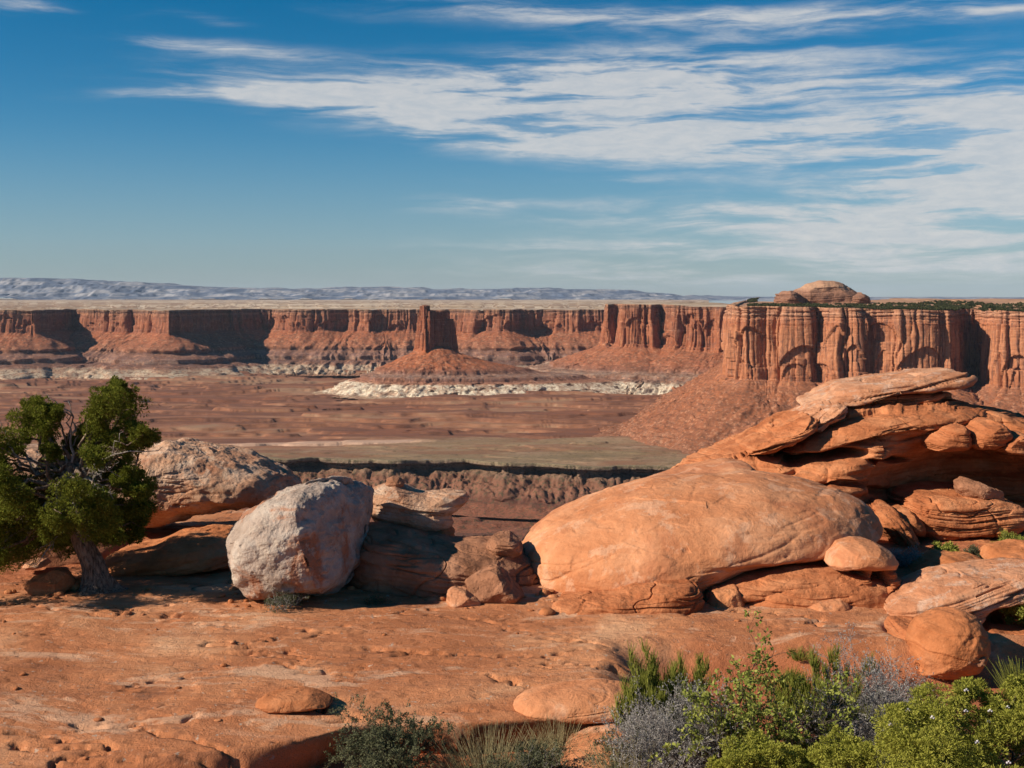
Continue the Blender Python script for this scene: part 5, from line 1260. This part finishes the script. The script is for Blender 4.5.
tuft('green_tuft', 'bright green tuft at the right edge beside the round boulder', 1022, 10.3, .42, .10, 260, 'ephedra', 96, .45, .003, 'tuft')
shrub('low_shrub', 'bright green low shrub in front of the dark recess of the outcrop', 940, 0, 14.6, .26, ('twig', 'ephedra'), 97, 1.2, 12, 2, 5, (14, .028, .006, .04, 1), .005)
shrub('low_shrub', 'small grey-green shrub on the sand right of the bright low shrub', 975, 0, 14.8, .18, ('twig', 'sage'), 98, 1.2, 9, 2, 4, (9, .022, .004, .03, 1), .004)
shrub('low_shrub', 'grey sagebrush in the shadow right of the mushroom rock', 900, 0, 14.3, .30, ('twig', 'greyleaf'), 99, 1.0, 12, 2, 5, (4, .02, .004, .03, 1), .004)
shrub('low_shrub', 'pale green shrub at the right edge below the outcrop', 1012, 0, 15.3, .26, ('twig', 'ephedra'), 100, 1.4, 12, 2, 5, (8, .022, .004, .04, 1), .004)
shrub('low_shrub', 'bright green shrub at the right edge beside the tilted slab', 1030, 0, 12.0, .38, ('darktwig', 'ephedra'), 101, .8, 12, 2, 5, (14, .028, .006, .04, 1), .005)
shrub('low_shrub', 'dry twiggy shrub in the shade at the foot of the whitish boulder', 285, 0, 12.2, .26, ('twig', 'sage'), 102, 1.6, 16, 2, 5, (3, .015, .003, .02, .8), .004)
shrub('low_shrub', 'small dark twiggy shrub in the shade between whitish and shaded boulders', 375, 0, 12.6, .14, ('darktwig', 'sage'), 103, 1.6, 10, 2, 4, (4, .015, .003, .02, .8), .004)

# scrub on top of the mesa
rs = np.random.RandomState(7)
Cs, Ls = [], []
nrow, ncol = PTf.shape[:2]
for k in range(22000):
    i = rs.rand() ** 1.4 * 8; j = rs.randint(0, ncol - 1); i0 = int(i)
    if i < 1.2: continue
    p = PTf[i0, j] * (1 - (i - i0)) + PTf[i0 + 1, j] * (i - i0)
    pxx = p[0] / p[1] * F + 512
    if pxx < 748 or (pxx < 860 and rs.rand() < .35): continue
    if noise3(p[0] / 60, p[1] / 60, 0, 3) < -.12: continue
    h = rs.uniform(2.0, 4.6)
    n = 22; d = unit(rs, n); c = p + np.array([0, 0, h * .5]) + d * h * np.array([.8, .8, .5])
    Cs.append(c - d * h * .5); Ls.append((d, np.full(n, h * .9)))
C = np.concatenate(Cs); D = np.concatenate([l[0] for l in Ls]); L = np.concatenate([l[1] for l in Ls])
V_, F_ = leaves(C, D, L, L * .35, rs)
tag(mesh_np('scrub', V_, F_, M['sage2'] if 'sage2' in M else M['juniper'], smooth=False), 'dark green scrub scattered along the flat top of the big mesa', 'scrub', kind='stuff')
# ------------------------------------------------------------------ haze
hz = bpy.data.materials.new('thin blue haze'); hz.use_nodes = True
t = NT(hz.node_tree); t.n.clear()
ho = t.add('ShaderNodeOutputMaterial'); pv = t.add('ShaderNodeVolumePrincipled')
pv.inputs['Color'].default_value = (.62, .78, 1.0, 1)
pv.inputs['Density'].default_value = 0.8e-5
pv.inputs['Anisotropy'].default_value = 0.0
t.l.new(pv.outputs[0], ho.inputs['Volume'])
hx0, hx1, hy0, hy1, hz0, hz1 = -52000, 52000, -300, 52000, -420, 480
Vb = [(x, y, z) for z in (hz0, hz1) for y in (hy0, hy1) for x in (hx0, hx1)]
Fb = [(0, 2, 3, 1), (4, 5, 7, 6), (0, 1, 5, 4), (2, 6, 7, 3), (0, 4, 6, 2), (1, 3, 7, 5)]
tag(mesh_np('haze', Vb, Fb, hz, smooth=False), 'thin blue haze over the far canyon and mountains', 'haze', kind='stuff')
